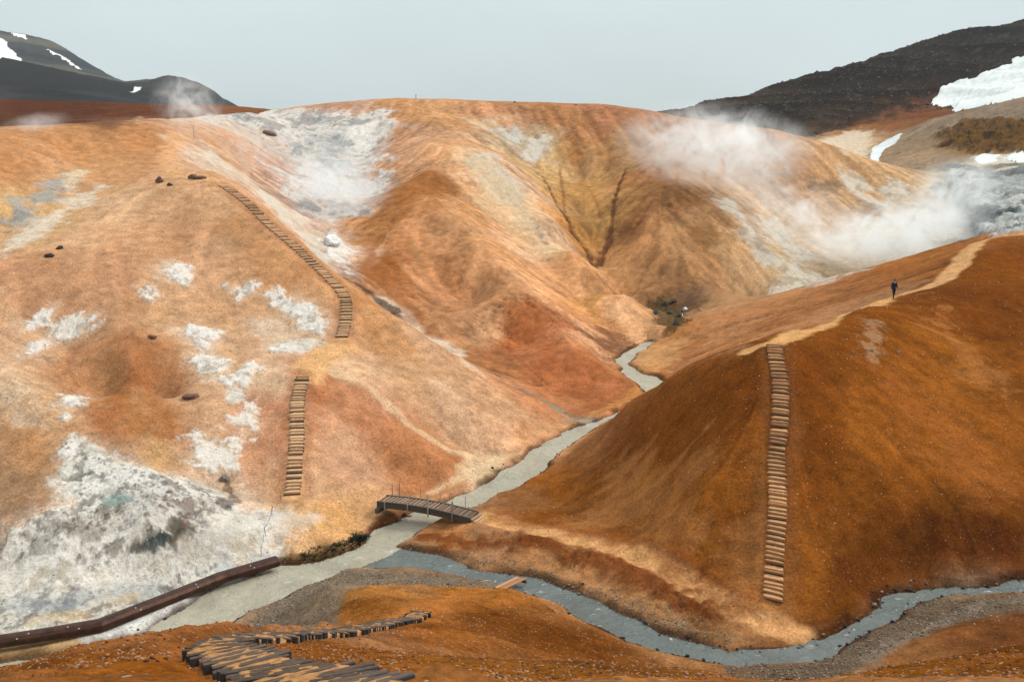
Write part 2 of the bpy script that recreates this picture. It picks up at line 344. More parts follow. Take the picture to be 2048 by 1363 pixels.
# ------------------------------------------------------------------ fall lines: noise smeared along the slope (rills and streaks)
def fall_streaks(src, nst=16, step=0.4):
    gq = np.gradient(Zg, axis=0) / np.gradient(QG, axis=0); gp = np.gradient(Zg, axis=1) / np.gradient(PG, axis=1)
    gx = gp / Yg; gy = (gq - PG * gp) / Yg
    gn = np.hypot(gx, gy) + 1e-6; ux = (gx / gn).astype(np.float32); uy = (gy / gn).astype(np.float32)
    acc = src.copy(); wt = 1.0
    II, JJ = np.meshgrid(np.arange(NQ, dtype=np.float32), np.arange(NP_, dtype=np.float32), indexing='ij')
    dqi = (1 / np.gradient(qg)).astype(np.float32)[:, None]; dpj = (1 / np.gradient(pg)).astype(np.float32)[None, :]
    iy = (1 / Yg).astype(np.float32)
    si = (uy * iy * dqi) * step; sj = ((ux - PG.astype(np.float32) * uy) * iy * dpj) * step
    for sgn in (1, -1):
        fi, fj = II.copy(), JJ.copy()
        for k in range(nst):
            ia = np.clip(np.rint(fi), 0, NQ - 1).astype(np.int32); ja = np.clip(np.rint(fj), 0, NP_ - 1).astype(np.int32)
            fi = fi + sgn * si[ia, ja]; fj = fj + sgn * sj[ia, ja]
            ia = np.clip(np.rint(fi), 0, NQ - 1).astype(np.int32); ja = np.clip(np.rint(fj), 0, NP_ - 1).astype(np.int32)
            acc += src[ia, ja]; wt += 1
    return acc / wt, gn
fine_src = fbm(Xg / 0.9, Yg / 0.9, 2, 31).astype(np.float32)
LF, SLOPE = fall_streaks(fine_src, 12, 0.45)
coarse_src = fbm(Xg / 3.2, Yg / 3.2, 2, 77).astype(np.float32)
LC, _ = fall_streaks(coarse_src, 14, 1.1)
def norm01(a): return np.clip((a - a.mean()) / (a.std() * 4) + 0.5, 0, 1).astype(np.float32)
LF = norm01(LF); LC = norm01(LC); SM = sstep(0.12, 0.4, SLOPE).astype(np.float32)
del fine_src, coarse_src
B1 = fbm(Xg / 6, Yg / 6, 4, 3); B2 = fbm(Xg / 1.4, Yg / 1.4, 4, 41); B3 = fbm(Xg / 20, Yg / 20, 3, 13)

# ------------------------------------------------------------------ ground colours (albedo)
def lin(h):
    c = [int(h[i:i + 2], 16) / 255 for i in (0, 2, 4)]
    return np.array([x / 12.92 if x <= .04045 else ((x + .055) / 1.055) ** 2.4 for x in c])
ILL = np.array([1.42, 1.61, 1.75])          # light the open ground receives under this sky, in the units of the colour chips below
SAMP = """30,330,C8844B 150,290,CB8A50 300,270,C9864C 100,350,D6A06A 200,340,CC9058 60,440,D9B070 250,420,DDB588 150,470,D8A97A
400,400,D8A675 350,450,D2996A 450,450,CB8F58 300,500,CF9868 200,520,CC9468 80,560,C98F62 420,520,D6A375 560,520,CC8E55 640,640,D3A070 500,600,C99A6C
450,700,D0A67A 560,760,DDBB95 350,620,D5A877 280,700,B5794A 230,740,BE8450 150,740,C08050 90,700,D0AA80 30,760,D8BC98 40,880,C08A55 100,960,B08A65
20,960,A07A55 260,820,B97A42 210,850,B07040 330,850,BC8048 380,820,C99A6E 300,900,CFA468 170,800,C58A58 100,820,D2A878
450,830,C9A078 520,850,D3A480 540,900,C88A62 530,830,C48660 650,830,C98F66 640,770,C07E50 750,830,CC9066 820,870,C4814F 900,920,C07842 800,930,C88550
700,900,D0A078 700,960,CC9A75 650,1000,DDB080 600,1060,E0B278 520,1060,DCC9AE 680,1060,D9AC74 560,960,CFA27C
900,850,DBB084 1000,850,D9A97B 1090,860,D2955F 850,760,DCB488 800,720,D8A672 750,640,D29458 700,720,DDB68C 960,800,D5A272 850,690,D8A878 950,940,DDBE98
650,560,CF9258 720,600,CC8C50 560,440,CB8A50
420,240,D5D5CF 480,240,C8CCC8 560,250,C9C8C0 620,260,BCC4C8 660,240,D8D0C2 700,280,B9BDC0 740,260,D5CBB8 600,320,C6C6C0 650,350,D8D6D0 700,390,D5D5D2
600,400,CCC8BE 480,290,CC9A70 520,320,C98F62 440,330,CFC3AE 560,380,CEB9A0 620,440,D0C4B0 690,500,D8D2C4 430,310,DDD5C5 400,270,CE9562 780,290,CF9C6A 740,320,D2A478 820,330,D6A470
850,350,A96C33 800,400,B07238 740,460,C98F50 720,520,D8BE95 760,540,A5672F 800,500,BA7C42 850,450,C08850 900,560,B87840 850,600,C2864F 900,640,C9905A
960,560,C99055 960,650,D0A068 1050,600,B0602A 1030,660,B05A26 1100,720,AC6030 1000,710,B06A38 1180,760,AE6433 1240,780,B26B3C 1110,640,B96A3A 900,700,B9793F 1100,800,C0804E
920,420,CF985A 950,380,DCAE74 1000,450,DDB07A 1050,560,DBA96C 1000,500,D9A05E 1100,600,DCA468 1180,680,D6A26C 870,230,D6A060 900,300,D9A56A 1000,380,DCC4A0
960,330,D8BC90 1080,480,E0C496 1150,560,D89C5C 1200,600,CF9448 1260,640,D8AA6E 1220,640,CC8C48 1200,660,C88A50 1230,690,A87850
800,210,D29A5C 640,215,C9986A 1000,220,C88F5C 1100,230,C07C50 1200,225,B87A50 1300,240,B07850 1020,280,CFC8BA 1070,290,D5CFC4 1150,260,B8784A 1160,300,B87A40
1220,300,C09060 1300,270,B58258 1100,350,D8B070 1160,380,CC9550 1200,420,C89050 1130,320,CFA870 1180,490,C88A45 1100,330,D8C8A8
1300,350,A86E42 1340,400,A56C40 1280,450,A5683A 1300,520,B07A4C 1380,480,B8885A 1420,450,B08258 1400,540,B8865A 1420,600,B58A62 1340,570,A8784E 1370,610,8A6B50
1500,560,C9A580 1480,500,C8A27A 1450,400,C0A080 1560,450,C8B090 1560,280,C08555 1600,330,C9966A 1650,370,CC9E70 1550,350,A88060 1700,400,CDA880 1620,430,C0A890
1750,360,CFAA80 1780,420,CFC8B8 1850,380,D0BFA5 1900,400,C8CCCB 1960,430,8F9FA8 2030,380,7C8A94 2000,340,76848C 1950,330,C8C8C4 1900,330,8F9698 1700,500,D0CCC0 1600,540,C9BFA8
1850,460,B8C4C8 2030,450,55636A
1800,300,8F8578 1880,260,8B8680 1850,310,A09080 1950,230,7F7A76 2000,215,86807C 1950,280,7A6030 2020,270,6A4E28 1980,300,8A6838 1900,290,8A7250 2030,300,A08060
1700,270,A06A42 1680,285,CFC0A8 1720,300,C8B498 1780,250,8E5530 1820,230,7A4226
1550,230,4E4038 1650,200,463A34 1750,160,3E3633 1850,110,46403C 1950,80,4A4542 2040,60,5A524C 1700,230,5A3826 1800,190,55352A 1900,160,4E3A30 1600,255,6E5545 2000,110,4A3A32
1600,760,7A3A14 1700,700,8A4A1C 1500,780,7E3E16 1450,850,8A481E 1400,900,85451C 1350,850,8F4C1E 1250,900,8A4A20 1200,950,93552A 1300,950,A0683A 1350,1000,A56E40
1250,1020,8A4F25 1100,970,A06030 1050,990,8A5A30 1450,1000,8F5226 1480,1100,8A4C20 1400,1080,9A6236 1650,900,834218 1620,1000,85461C 1700,1000,8A4C22 1750,850,9A5A2A
1800,900,9A5C2E 1850,950,965828 1800,1000,824620 1850,1080,6B3A18 1950,1050,733E1A 1750,1100,7A4420 1700,1200,6A3A1A 1650,1150,8A5228 1980,900,95572A 2030,1000,7A431E
1900,750,A0622E 1850,680,9A5A28 1780,650,8E4C1C 1950,650,7E3E16 2030,600,7A3C16 2030,750,8A4C20 1990,530,8A4818 1900,600,7A3C14
1300,720,C08A55 1400,700,B88258 1350,680,B87A45 1480,640,B58460 1600,610,AA7850 1700,580,A06A40 1800,540,99602F 1900,510,96602F 1450,670,BD9068 1560,640,A87048 1350,740,AC7042
1100,1035,8A5228 1250,1062,8A5228 1400,1128,96602F 900,1070,B07848 1000,1090,A88060 1100,1120,B5855A 1200,1160,B08258 1300,1200,A57A50 1350,1230,9A7A58 1450,1260,9C7048 1150,1130,C09060 1200,1130,A86A3A
1100,1085,8A5228 1300,1140,9A6236 1400,1190,9A6236 650,1180,7F7466 560,1220,857868 750,1150,8A7A68 850,1155,8A7460 750,1185,B88A58 800,1170,9A7048 900,1180,B07C48 1000,1190,A8672E
1850,1230,75695C 1950,1210,7C6E62 1780,1280,7C7066 1700,1330,857260 1950,1260,75451F 2030,1270,6A3C1C 1850,1300,8A5A30
1000,1240,8A4A20 850,1240,9A5828 1100,1280,7E4420 1200,1300,7A4220 900,1200,A86428 700,1225,9A6030 600,1290,9A5220 200,1330,8A4E24 400,1330,95521F 900,1340,9A5A20 1200,1345,8F5828
1800,1345,96561E 2000,1310,8A4C1C
150,1150,D2D6D3 300,1120,D8DAD6 100,1050,C8C8C0 420,1060,D9DBD6 480,1020,DAD5C8 50,1200,C5CACA 250,1180,CDD2D0 350,1000,C9C8C0 230,950,C8C0B0 200,1030,B8BAB8 150,980,D0CCC2
450,950,CFB898 200,1230,D0CCC0 60,1290,CFC0A0
100,215,6A3A24 300,220,7A4628 450,215,A56A3C 60,240,6B4430 200,245,7A5035 60,90,5C6466 150,120,505A5E 30,140,2F3538 150,180,343B40 250,195,3A3E40 350,170,3C3C3A 200,150,484F50 420,190,353A3C"""
cs = []
for w in SAMP.split():
    u, v, h = w.split(','); u, v = int(u), int(v); x, y, z = hit(u, v)
    fi, fj = grid_idx(x / y, math.log(y)); rg_ = REGS[REG[int(fi), int(fj)]]; c8 = np.array([int(h[i:i + 2], 16) for i in (0, 2, 4)], float)
    k8 = {'L': (.965, .985, 1.05), 'M': (.965, .99, 1.14), 'R': (.905, .96, .72 if c8[2] < 75 else 1.0), 'F': (.90, .93, .75 if c8[2] < 75 else .95), 'D': (.60, .64, .65), 'N': (.80, .82, .82), 'B': (.95, .95, .94), 'T': (.72, .74, .80)}.get(rg_, (1, 1, 1))
    c8 = (c8 * k8 + (np.array([0, 3, 5]) if rg_ == 'L' and c8[2] < 150 else 0)).clip(0, 255) / 255
    c = np.where(c8 <= .04045, c8 / 12.92, ((c8 + .055) / 1.055) ** 2.4) / ILL
    cs.append((x / y, math.log(y), *c))
cs = np.array(cs, np.float32)
sreg = np.array([REG[int(a), int(b)] for a, b in zip(*grid_idx(cs[:, 0], cs[:, 1]))])
for k_ in range(len(REGS)):
    mk = sreg == k_
    if mk.sum() < 3: continue
    lum = cs[mk][:, 2:] @ np.array([.3, .55, .15]); chroma = cs[mk][:, 2:] / lum[:, None]; mean = np.exp(np.log(chroma).mean(0))
    q_ = .35 if REGS[k_] in 'RF' else .62
    chroma = chroma ** q_ * mean ** (1 - q_); lum = lum ** .88 * np.exp(np.log(lum).mean()) ** .12
    cs[mk, 2:] = chroma * lum[:, None]
wpx = ((B1 - 0.5) * 0.06).astype(np.float32); wpy = ((fbm(Xg / 7 + 90, Yg / 7, 3, 23) - 0.5) * 0.08).astype(np.float32)
COL = np.zeros(PG.shape + (3,), np.float32)
for i in range(NQ):
    pw = pf + wpx[i] + (LC[i] - .5) * .02; qw = np.float32(qg[i]) + wpy[i]
    d2 = (pw[:, None] - cs[None, :, 0]) ** 2 + 0.35 * (qw[:, None] - cs[None, :, 1]) ** 2
    w = 1 / (d2 + 0.008 ** 2); w *= w
    COL[i] = (w @ cs[:, 2:]) / w.sum(1, keepdims=True)
# streaks down the slopes and broad mottling: bleached and iron-rich soil
warm = np.array([1.05, 0.95, 0.82], np.float32); pale = np.array([1.02, 1.01, 1.06], np.float32)
LW = np.where(REG == REGS.index('L'), .45, 1.0)
k = ((LF - 0.5) * 0.34 + (LC - 0.5) * 0.36) * SM * LW * (REG != REGS.index('D'))
B4 = fbm(Xg / .42, Yg / .42, 3, 141, .6); LFs = sstep(.30, .70, LF) - .5
k = k + LFs * .13 * SM + (B1 - 0.5) * 0.40 + (B2 - 0.5) * 0.50 + (B4 - .5) * .45
k = k * np.choose(REG, [.8, .9, 1.05, 1.05, .62, 1, 1, 1, 1, 1, .9])
COL *= (1 + k)[..., None].clip(0.45, 1.6)
tmix = ((LC - 0.5) * 0.4 * SM + (B3 - 0.5) * 0.35)[..., None]
tmix = np.where(np.isin(REG, [REGS.index('R'), REGS.index('F')])[..., None], np.minimum(tmix, 0) * .4, tmix)
COL *= np.where(tmix > 0, 1 + (pale - 1) * np.minimum(tmix * 2, 1), 1 + (warm - 1) * np.minimum(-tmix * 2, 1))
RILL = (1 - np.abs(LC - .5 - (B1 - .5) * .10) * 16).clip(0, 1) * SM * sstep(.42, .62, fbm(Xg / 14 + 31, Yg / 14, 3, 51)) * (REG != REGS.index('R')) * (REG != REGS.index('F')) * (REG != REGS.index('T'))
RILL2 = (1 - np.abs(LF - .5) * 9).clip(0, 1) * SM * sstep(.5, .66, fbm(Xg / 9 + 11, Yg / 9, 3, 53)) * (REG != REGS.index('T'))
RILL *= LW; RILL2 *= LW
COL *= (1 - .30 * RILL - .16 * RILL2)[..., None]
ROUGHN = np.zeros(PG.shape, np.float32)      # crust / gravel coarseness mask for the material
GRAV = np.zeros(PG.shape, np.float32)

def blend(sl, m, c):
    COL[sl] = COL[sl] * (1 - m[..., None]) + np.asarray(c, np.float32) * m[..., None]
def stroke(pts, w, hexc, soft=0.6, amt=1.0, nz=0.5, ns=1.0, w2=None, dz=0.0):
    wp = hits(pts); ww = max(w, w2 or 0); sl = window(wp, ww * 3 + 2)
    x, y = Xg[sl], Yg[sl]; n = fbm(x / ns, y / ns, 3, 57) - 0.5
    d, par = seg_dist(x, y, wp)
    wid = w if w2 is None else w + (w2 - w) * par / (len(pts) - 1)
    d = d + n * nz * wid * 2
    m = (1 - sstep(wid * (0.5 - soft * 0.3), wid * (0.5 + soft * 0.6), d)) * amt
    if isinstance(hexc, str): hexc = lin(hexc) / ILL
    blend(sl, m, hexc)
    if dz: Zg[sl] += dz * m
    return sl, m
def patch(pts, hexc, edge=0.8, nz=1.6, ns=1.5, amt=1.0, crust=0.0, dz=0.0, mott=None, mamt=0.6, streak=0.0, vein=0.0):
    wp = hits(pts); sl = window(wp, edge + nz + 1); x, y = Xg[sl], Yg[sl]
    d, _ = seg_dist(x, y, wp, True); d = np.where(inside(x, y, wp), -d, d)
    d = d + (fbm(x / ns, y / ns, 6, 71, 0.68) - 0.5) * 2.3 * nz + (LF[sl] - 0.5) * streak
    m = (1 - sstep(-edge * .5, edge * .5, d)) * amt
    c = np.broadcast_to(np.asarray(lin(hexc) / ILL, np.float32), m.shape + (3,))
    if mott:
        r = fbm(x / (ns * .45), y / (ns * .45), 5, 91, 0.65); mm = sstep(0.54, 0.64, r) * mamt
        c = c * (1 - mm[..., None]) + (lin(mott) / ILL) * mm[..., None]
    if vein:
        g_ = np.abs(fbm(x / (ns * .7) + 5, y / (ns * .7), 4, 191, .6) - .5); sp_ = vnoise(x / .16, y / .16, 77) * vnoise(x / .37, y / .37, 78)
        mv = np.maximum((1 - g_ * 28).clip(0, 1) * sstep(.42, .6, fbm(x / (ns * 1.6), y / (ns * 1.6), 3, 192)), sstep(.42, .6, sp_)) * vein
        c = c * (1 - mv[..., None]) + np.array([.05, .045, .04], np.float32) * mv[..., None]
    COL[sl] = COL[sl] * (1 - m[..., None]) + c * m[..., None]
    if crust:
        r = np.abs(fbm(x / (ns * .8), y / (ns * .8), 5, 15, 0.6) - 0.5) * 2
        Zg[sl] += m * (dz + crust * (1 - r * 3.0).clip(-0.5, 1))
        ROUGHN[sl] = np.maximum(ROUGHN[sl], m)
    return sl, m
WH = 'F2F4F2'
# bowl with the vents
patch([(400,232),(480,228),(560,222),(640,222),(700,228),(765,225),(775,250),(745,290),(735,330),(770,365),(720,420),(660,462),(640,440),(590,400),(560,345),(590,330),(545,270),(520,250),(430,244)], 'E2E4E3', 2.5, 7, 6, .85, .35, 0, '8F989E', .75, vein=.45)
patch([(600,262),(650,255),(700,270),(690,330),(650,340),(620,300)], 'B5BEC4', 3, 6, 4, .65, .35, 0, '56626C', .8)
patch([(700,262),(755,240),(765,250),(730,290),(705,305)], WH, 1.5, 3, 4, .8, .12)
patch([(395,303),(430,305),(480,345),(560,402),(640,468),(665,520),(655,535),(600,478),(520,395),(440,335)], 'DDD9CE', 2, 3.5, 4, .9, .12, 0, 'C9A880', .5)
patch([(640,478),(665,462),(690,480),(705,520),(715,560),(690,545),(660,520)], WH, 1, 1.5, 2.0, .9, .25, .2, 'A7ABA8', .5)
patch([(990,262),(1030,258),(1050,275),(1040,300),(1015,290)], 'D2D3CE', 1.5, 3, 3, .9, .15, 0, '9AA0A4', .5)
patch([(1058,285),(1090,270),(1095,300),(1060,330),(1045,310)], 'DEDDD6', 1.5, 3, 3, .8, .1)
patch([(930,320),(980,310),(1030,365),(1075,460),(1020,420),(960,360)], 'D4D3C8', 2, 4, 4, .7, .08, 0, '9B9C92', .5)
patch([(890,290),(960,300),(1060,400),(1130,520),(1080,500),(980,420)], 'DFC8A0', 3, 5, 5, .5)
# left hill pale slips and crusts
patch([(70,385),(130,355),(110,400),(60,440),(10,478),(0,440),(40,410)], 'A7AFB0', 2, 3, 3, .85, .12, 0, '7F8A90', .6)
patch([(0,478),(80,438),(150,398),(210,360),(250,345),(180,400),(90,455),(0,515)], 'DBD5C8', 1.5, 2.5, 3, .8)
patch([(130,345),(165,338),(155,370),(135,380)], 'DAD0BA', 1, 2, 2, .7)
for pts in ([(325,530),(345,525),(375,535),(380,560),(365,570),(335,555)], [(460,575),(500,567),(515,575),(500,590),(475,597)],
            [(527,590),(545,582),(600,600),(640,620),(655,640),(645,664),(612,662),(590,640),(565,632),(540,605)],
            [(545,690),(570,678),(620,680),(640,692),(600,702),(550,704)],
            [(362,655),(385,648),(410,655),(440,665),(425,680),(428,702),(400,700),(375,670)], [(390,710),(430,705),(460,735),(440,750),(400,747)],
            [(430,757),(460,750),(498,733),(510,740),(495,770),(450,772)], [(120,795),(165,793),(168,808),(135,825)],
            [(110,640),(195,630),(185,655),(140,672),(100,668)], [(28,710),(60,690),(98,685),(80,700),(40,716)], [(40,640),(105,625),(90,642),(55,652)], [(280,575),(300,578),(300,595),(285,592)]):
    patch(pts, 'E4D8C6', 2.2, 1.6, 2.0, .5)
    patch(pts, WH, .5, 1.25, 1.3, .92, .10, .04, 'A39B90', .6)
patch([(450,775),(488,775),(488,800),(470,815),(450,800)], 'CFCFC8', .4, .5, 1, .9)
patch([(500,640),(560,640),(600,665),(640,670),(620,690),(540,690),(510,670)], 'D5CDBC', 1.5, 1.5, 1.5, .55)
patch([(357,880),(390,872),(430,885),(470,858),(476,832),(500,808),(522,816),(492,868),(475,905),(455,948),(425,950),(410,938),(370,925),(402,912)], WH, .7, 1.5, 1.3, .92, .10, .03, 'B89A6A', .7)
patch([(0,775),(30,770),(70,820),(90,850),(40,850),(0,835)], 'D9CCB6', 1.5, 1.5, 2, .6)
# the steaming white basin
patch([(125,868),(200,880),(255,925),(330,952),(425,962),(455,985),(475,1030),(560,1010),(640,1030),(620,1070),(560,1100),(540,1118),(420,1160),(300,1200),(150,1245),(0,1262),(-120,1275),(-120,1160),(0,1110),(60,1050),(130,1010),(135,930)], 'ECF0ED', 1.2, 1.7, 2.2, .92, .10, 0, 'B5AD98', .6)
patch([(140,890),(200,900),(250,940),(330,965),(430,975),(455,1010),(430,1040),(360,1080),(290,1110),(200,1120),(60,1105),(0,1100),(0,1085),(80,1035),(150,1000)], 'F0F3F1', 1.0, 2.2, 1.5, .95, .12, 0, '6A665C', .7, vein=.75)
patch([(230,980),(330,985),(440,1000),(450,1020),(400,1060),(320,1085),(250,1080),(180,1060),(60,1070),(60,1050),(180,1030)], 'B4B2AA', 1.0, 2.6, 1.2, .35, .14, -.05, '2E2B26', .7, vein=.8)
patch([(60,1048),(140,1040),(200,1062),(180,1082),(90,1075)], '7E776F', .6, 2.4, 1.0, .45, .12, 0, '2A2622', .8)
patch([(350,1005),(385,1000),(400,1040),(370,1090),(345,1080)], '6B4A3C', .6, 1.5, .9, .6, .1, 0, '2F2A28', .8)
patch([(460,1035),(520,1020),(500,1060),(420,1100),(330,1120),(420,1075)], 'D8DAD5', 1, 1, 1.5, .8)
patch([(0,1195),(120,1185),(230,1200),(330,1150),(420,1125),(500,1120),(400,1165),(280,1212),(150,1240),(0,1255)], 'DADDD9', 1, 1.8, 1.3, .8, .10, 0, '4F565C', .8, vein=.5)
stroke([(0,1215),(120,1210),(230,1185),(300,1180)], .8, 'A5B2BC', 1.0, .5, .9, 1.5)
stroke([(60,1245),(180,1222),(260,1190)], .5, 'D8C090', 1.0, .55, .9, 1.2)
stroke([(0,1300),(90,1298),(180,1282)], 1.2, 'CDB07C', 1.0, .5, .9, 1.4)
stroke([(180,1285),(300,1250),(400,1205),(470,1165),(530,1150)], 1.6, 'D8DEDF', .6, .95, .8, 1.0)
stroke([(330,1252),(400,1210),(450,1180),(500,1160)], .35, '7C8FA0', .8, .8, .9, .8)
stroke([(345,1258),(420,1205),(470,1176),(540,1152),(600,1132)], .5, '8A5A34', .8, .9, .9, .8)
stroke([(590,1122),(640,1108),(700,1095),(740,1072),(775,1050)], .9, '5F4A28', .9, .85, 1.2, .8)
patch([(770,1025),(830,1025),(835,1035),(790,1065),(760,1075),(745,1060)], '7A4A28', .5, 1, .8, .85)
# pools and stained runnels in the basin
patch([(278,1078),(300,1068),(338,1070),(335,1090),(305,1100),(280,1092)], '2C4246', .3, .5, .6, .85, 0, -.08)
patch([(205,998),(225,990),(262,992),(270,1004),(235,1010),(210,1008)], '9DB4B2', .3, .3, .6, .9)
patch([(252,1096),(285,1092),(275,1108),(255,1108)], '3A3A34', .3, .5, .5, .8)
stroke([(330,1060),(345,1040),(350,1075),(340,1088)], .35, '4A4A30', .8, .7, 1.2, .5)
stroke([(455,958),(462,985),(450,1010),(470,1000)], .4, '4C443A', .8, .7, 1.2, .5)
# brown crowns, slips
stroke([(200,850),(235,800),(262,775),(300,790),(340,850),(352,880)], 1.6, '9F6030', 1.2, .5, .9, 1.2)
stroke([(260,690),(290,700),(300,760)], 2.0, 'A5673A', 1.4, .4, 1.0, 1.5)
patch([(555,820),(575,800),(578,960),(558,960)], 'B87048', 1.2, 1.4, 1, .4); patch([(612,760),(640,740),(660,760),(640,860),(618,900)], 'B06C44', 1.2, 1.4, 1, .4)
patch([(640,742),(700,760),(800,850),(890,905),(940,925),(900,960),(860,985),(800,975),(760,900),(700,850),(640,800)], 'BC7648', 2, 1.8, 2, .4)
stroke([(650,742),(740,775),(820,850),(900,900),(950,915)], .7, 'DFC8A4', .8, .6, .5, 1.5)
stroke([(770,610),(850,668),(900,700),(935,735)], 1.6, 'E0D8C6', .8, .75, .9, 2)
patch([(900,950),(980,905),(1040,905),(1000,940),(920,965),(860,985)], 'DCC6A2', .8, .9, 1.2, .75)
patch([(1040,850),(1060,600),(1130,690),(1200,720),(1285,785),(1180,825)], 'A85C2C', 2, 2, 3, .3, streak=3)
patch([(850,340),(890,370),(870,420),(810,440),(740,500),(720,560),(700,540),(760,420)], '9C6028', 3, 3, 4, .45, streak=4)
patch([(735,500),(800,500),(860,640),(900,690),(870,660),(750,575),(715,560)], '9A5C2A', 2, 2.5, 2, .5, streak=3)
patch([(1200,660),(1235,670),(1280,700),(1300,680),(1235,722),(1215,712),(1190,690)], '6E4A32', 1, 2, 1.5, .6, streak=4)
stroke([(700,560),(740,585),(800,630)], .8, '4A3A2C', .6, .8, .9, 1)
# gullies between the hills
for pts in ([(1085,350),(1105,390),(1130,430),(1145,465),(1165,490),(1180,515),(1192,532)], [(1252,335),(1238,370),(1228,405),(1224,440),(1218,480),(1205,510),(1196,532)]):
    stroke(pts, .25, '5E3A2A', .6, .85, .7, 1.0, w2=.95, dz=-.35)
stroke([(1120,330),(1127,390),(1130,425)], .4, '7A5232', .6, .6, .5, 2); stroke([(1160,330),(1190,400),(1212,450)], .35, '8A6038', .6, .5, .5, 2)
stroke([(930,718),(1000,755),(1050,782),(1100,812),(1150,832),(1180,845)], .5, '8E8676', .6, .9, .9, .7, w2=1.3, dz=-.12)
stroke([(1150,838),(1180,846)], 1.2, 'A8A090', .8, .6, .8, 1)
stroke([(1190,826),(1225,810),(1262,790),(1285,775)], .9, 'C08850', .8, .8, .6, 1)
patch([(1285,600),(1330,595),(1380,620),(1375,650),(1330,668),(1305,640)], '4E4426', 1, 2, 1.5, .8, .3, 0, '2A2C22', .8)
patch([(1380,560),(1430,560),(1420,600),(1370,612),(1350,590)], '7C604C', 3, 3, 2, .5)
patch([(1380,450),(1450,460),(1470,500),(1400,500)], '7F5A34', 3, 4, 2, .5)
# hills round the vents
for pts in ([(1440,400),(1470,400),(1560,520),(1530,540)], [(1560,560),(1640,540),(1720,545),(1600,580)], [(1690,350),(1720,350),(1760,400),(1790,360),(1800,380),(1780,420),(1720,400)],
            [(1500,420),(1560,430),(1640,520),(1580,540)], [(1960,345),(2048,330),(2048,352),(1980,360)], [(1700,440),(1850,400),(1900,470),(1750,510)]):
    patch(pts, 'DADAD2', 2, 4, 4, .75, .2, 0, '9C8F78', .6)
patch([(1600,360),(1670,360),(1660,385),(1620,390)], '786A58', 1.5, 3, 2, .7)
patch([(1720,405),(1760,410),(1780,440),(1720,425)], '7A6040', 1.5, 3, 2, .6)
patch([(1900,330),(1990,345),(2100,330),(2100,475),(1990,470),(1920,440),(1880,370)], '707F88', 4, 5, 5, .8, .9, 0, '36444F', .85, vein=.6)
for pts in ([(1940,385),(1990,372),(2060,395),(2010,420),(1960,410)], [(1990,430),(2050,425),(2100,450),(2030,462)], [(1890,345),(1930,338),(1960,352),(1920,372)], [(1985,452),(2030,448),(2040,470),(1990,470)]):
    patch(pts, 'D4DCDE', 2, 5, 4, .8, .4, 0, '6F7F88', .7)
patch([(1950,360),(2048,350),(2100,360),(2048,380),(1980,385)], 'C0CBCF', 2, 4, 3, .6)
patch([(1870,270),(1930,240),(2100,240),(2100,310),(1990,308),(1900,300)], '6A4C22', 3, 5, 4, .85, 1.6, 0, '1E1A15', .95)
patch([(1945,312),(2048,305),(2048,325),(1960,328)], 'D8D8D0', 1.5, 2, 2, .9)
patch([(1640,280),(1690,262),(1740,262),(1735,315),(1690,305)], 'D8CDBA', 2, 3, 3, .85)
# dark mountain: lava benches and scree
sl = (slice(np.searchsorted(qg, math.log(300)), NQ), slice(0, NP_))
mD = (REG[sl] == REGS.index('D'))
bn = fbm(Xg[sl] / 30 + Zg[sl] / 6, Zg[sl] / 5 + Yg[sl] / 60, 5, 61, .6)
fl = vnoise(Xg[sl] / 3.0, Yg[sl] / 3.0, 8) * vnoise(Xg[sl] / 1.7, Yg[sl] / 1.7, 9)
Zg[sl] += mD * ((bn - 0.5) * 5.0 + fl * .8)
dk = sstep(.50, .62, bn) * mD * .6
COL[sl] *= (1 - dk)[..., None]
lt = sstep(.45, .8, fl) * mD * .5; COL[sl] = COL[sl] * (1 - lt[..., None]) + np.array([.075, .063, .055], np.float32) * lt[..., None]
# far mountain: layered cinder with mossy bands
mT = (REG[sl] == REGS.index('T'))
band = fbm(Xg[sl] / 160 + 3, Zg[sl] / 13, 4, 66)
rk = sstep(.55, .68, fbm(Xg[sl] / 45, Yg[sl] / 90 + Zg[sl] / 9, 5, 68, .65)) * mT * .55; COL[sl] *= (1 - rk)[..., None]
mo = sstep(.54, .64, band) * mT * .6
COL[sl] = COL[sl] * (1 - mo[..., None]) + np.array([.085, .075, .038], np.float32) * mo[..., None]
dk = sstep(.52, .42, band) * mT * .55; COL[sl] *= (1 - dk)[..., None]
Zg[sl] += mT * (fbm(Xg[sl] / 50, Yg[sl] / 50, 5, 67, .6) - .5) * 9
mN = (REG == REGS.index('N')); Zg += mN * (LC - .5) * SM * 4
# right hill, paler slip and dark base
patch([(1160,1050),(1230,940),(1330,920),(1400,960),(1420,1050),(1390,1150),(1330,1110),(1250,1060)], 'B07A48', 2, 2.5, 2.0, .6, streak=3)
patch([(1730,640),(1755,640),(1765,690),(1740,720),(1725,680)], 'B08864', .6, 1.2, .8, .8, .1, 0, '6A6058', .6)
patch([(1780,780),(1900,800),(2000,900),(2048,980),(1960,1000),(1850,900)], 'A2642F', 3, 3, 2, .5, streak=4)
patch([(1880,600),(1940,700),(1990,760),(1960,780),(1900,700),(1850,620)], 'AC7440', 1.5, 2, 1.5, .6, streak=3)
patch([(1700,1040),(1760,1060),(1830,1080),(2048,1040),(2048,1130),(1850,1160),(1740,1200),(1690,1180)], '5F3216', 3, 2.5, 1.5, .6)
stroke([(1500,1060),(1512,1200)], 1.5, 'B47C48', 1.2, .5, .6, 1)
patch([(1370,730),(1480,690),(1700,600),(1850,560),(1780,600),(1600,650),(1480,700)], 'C09A78', 2, 2, 2, .35, streak=4)
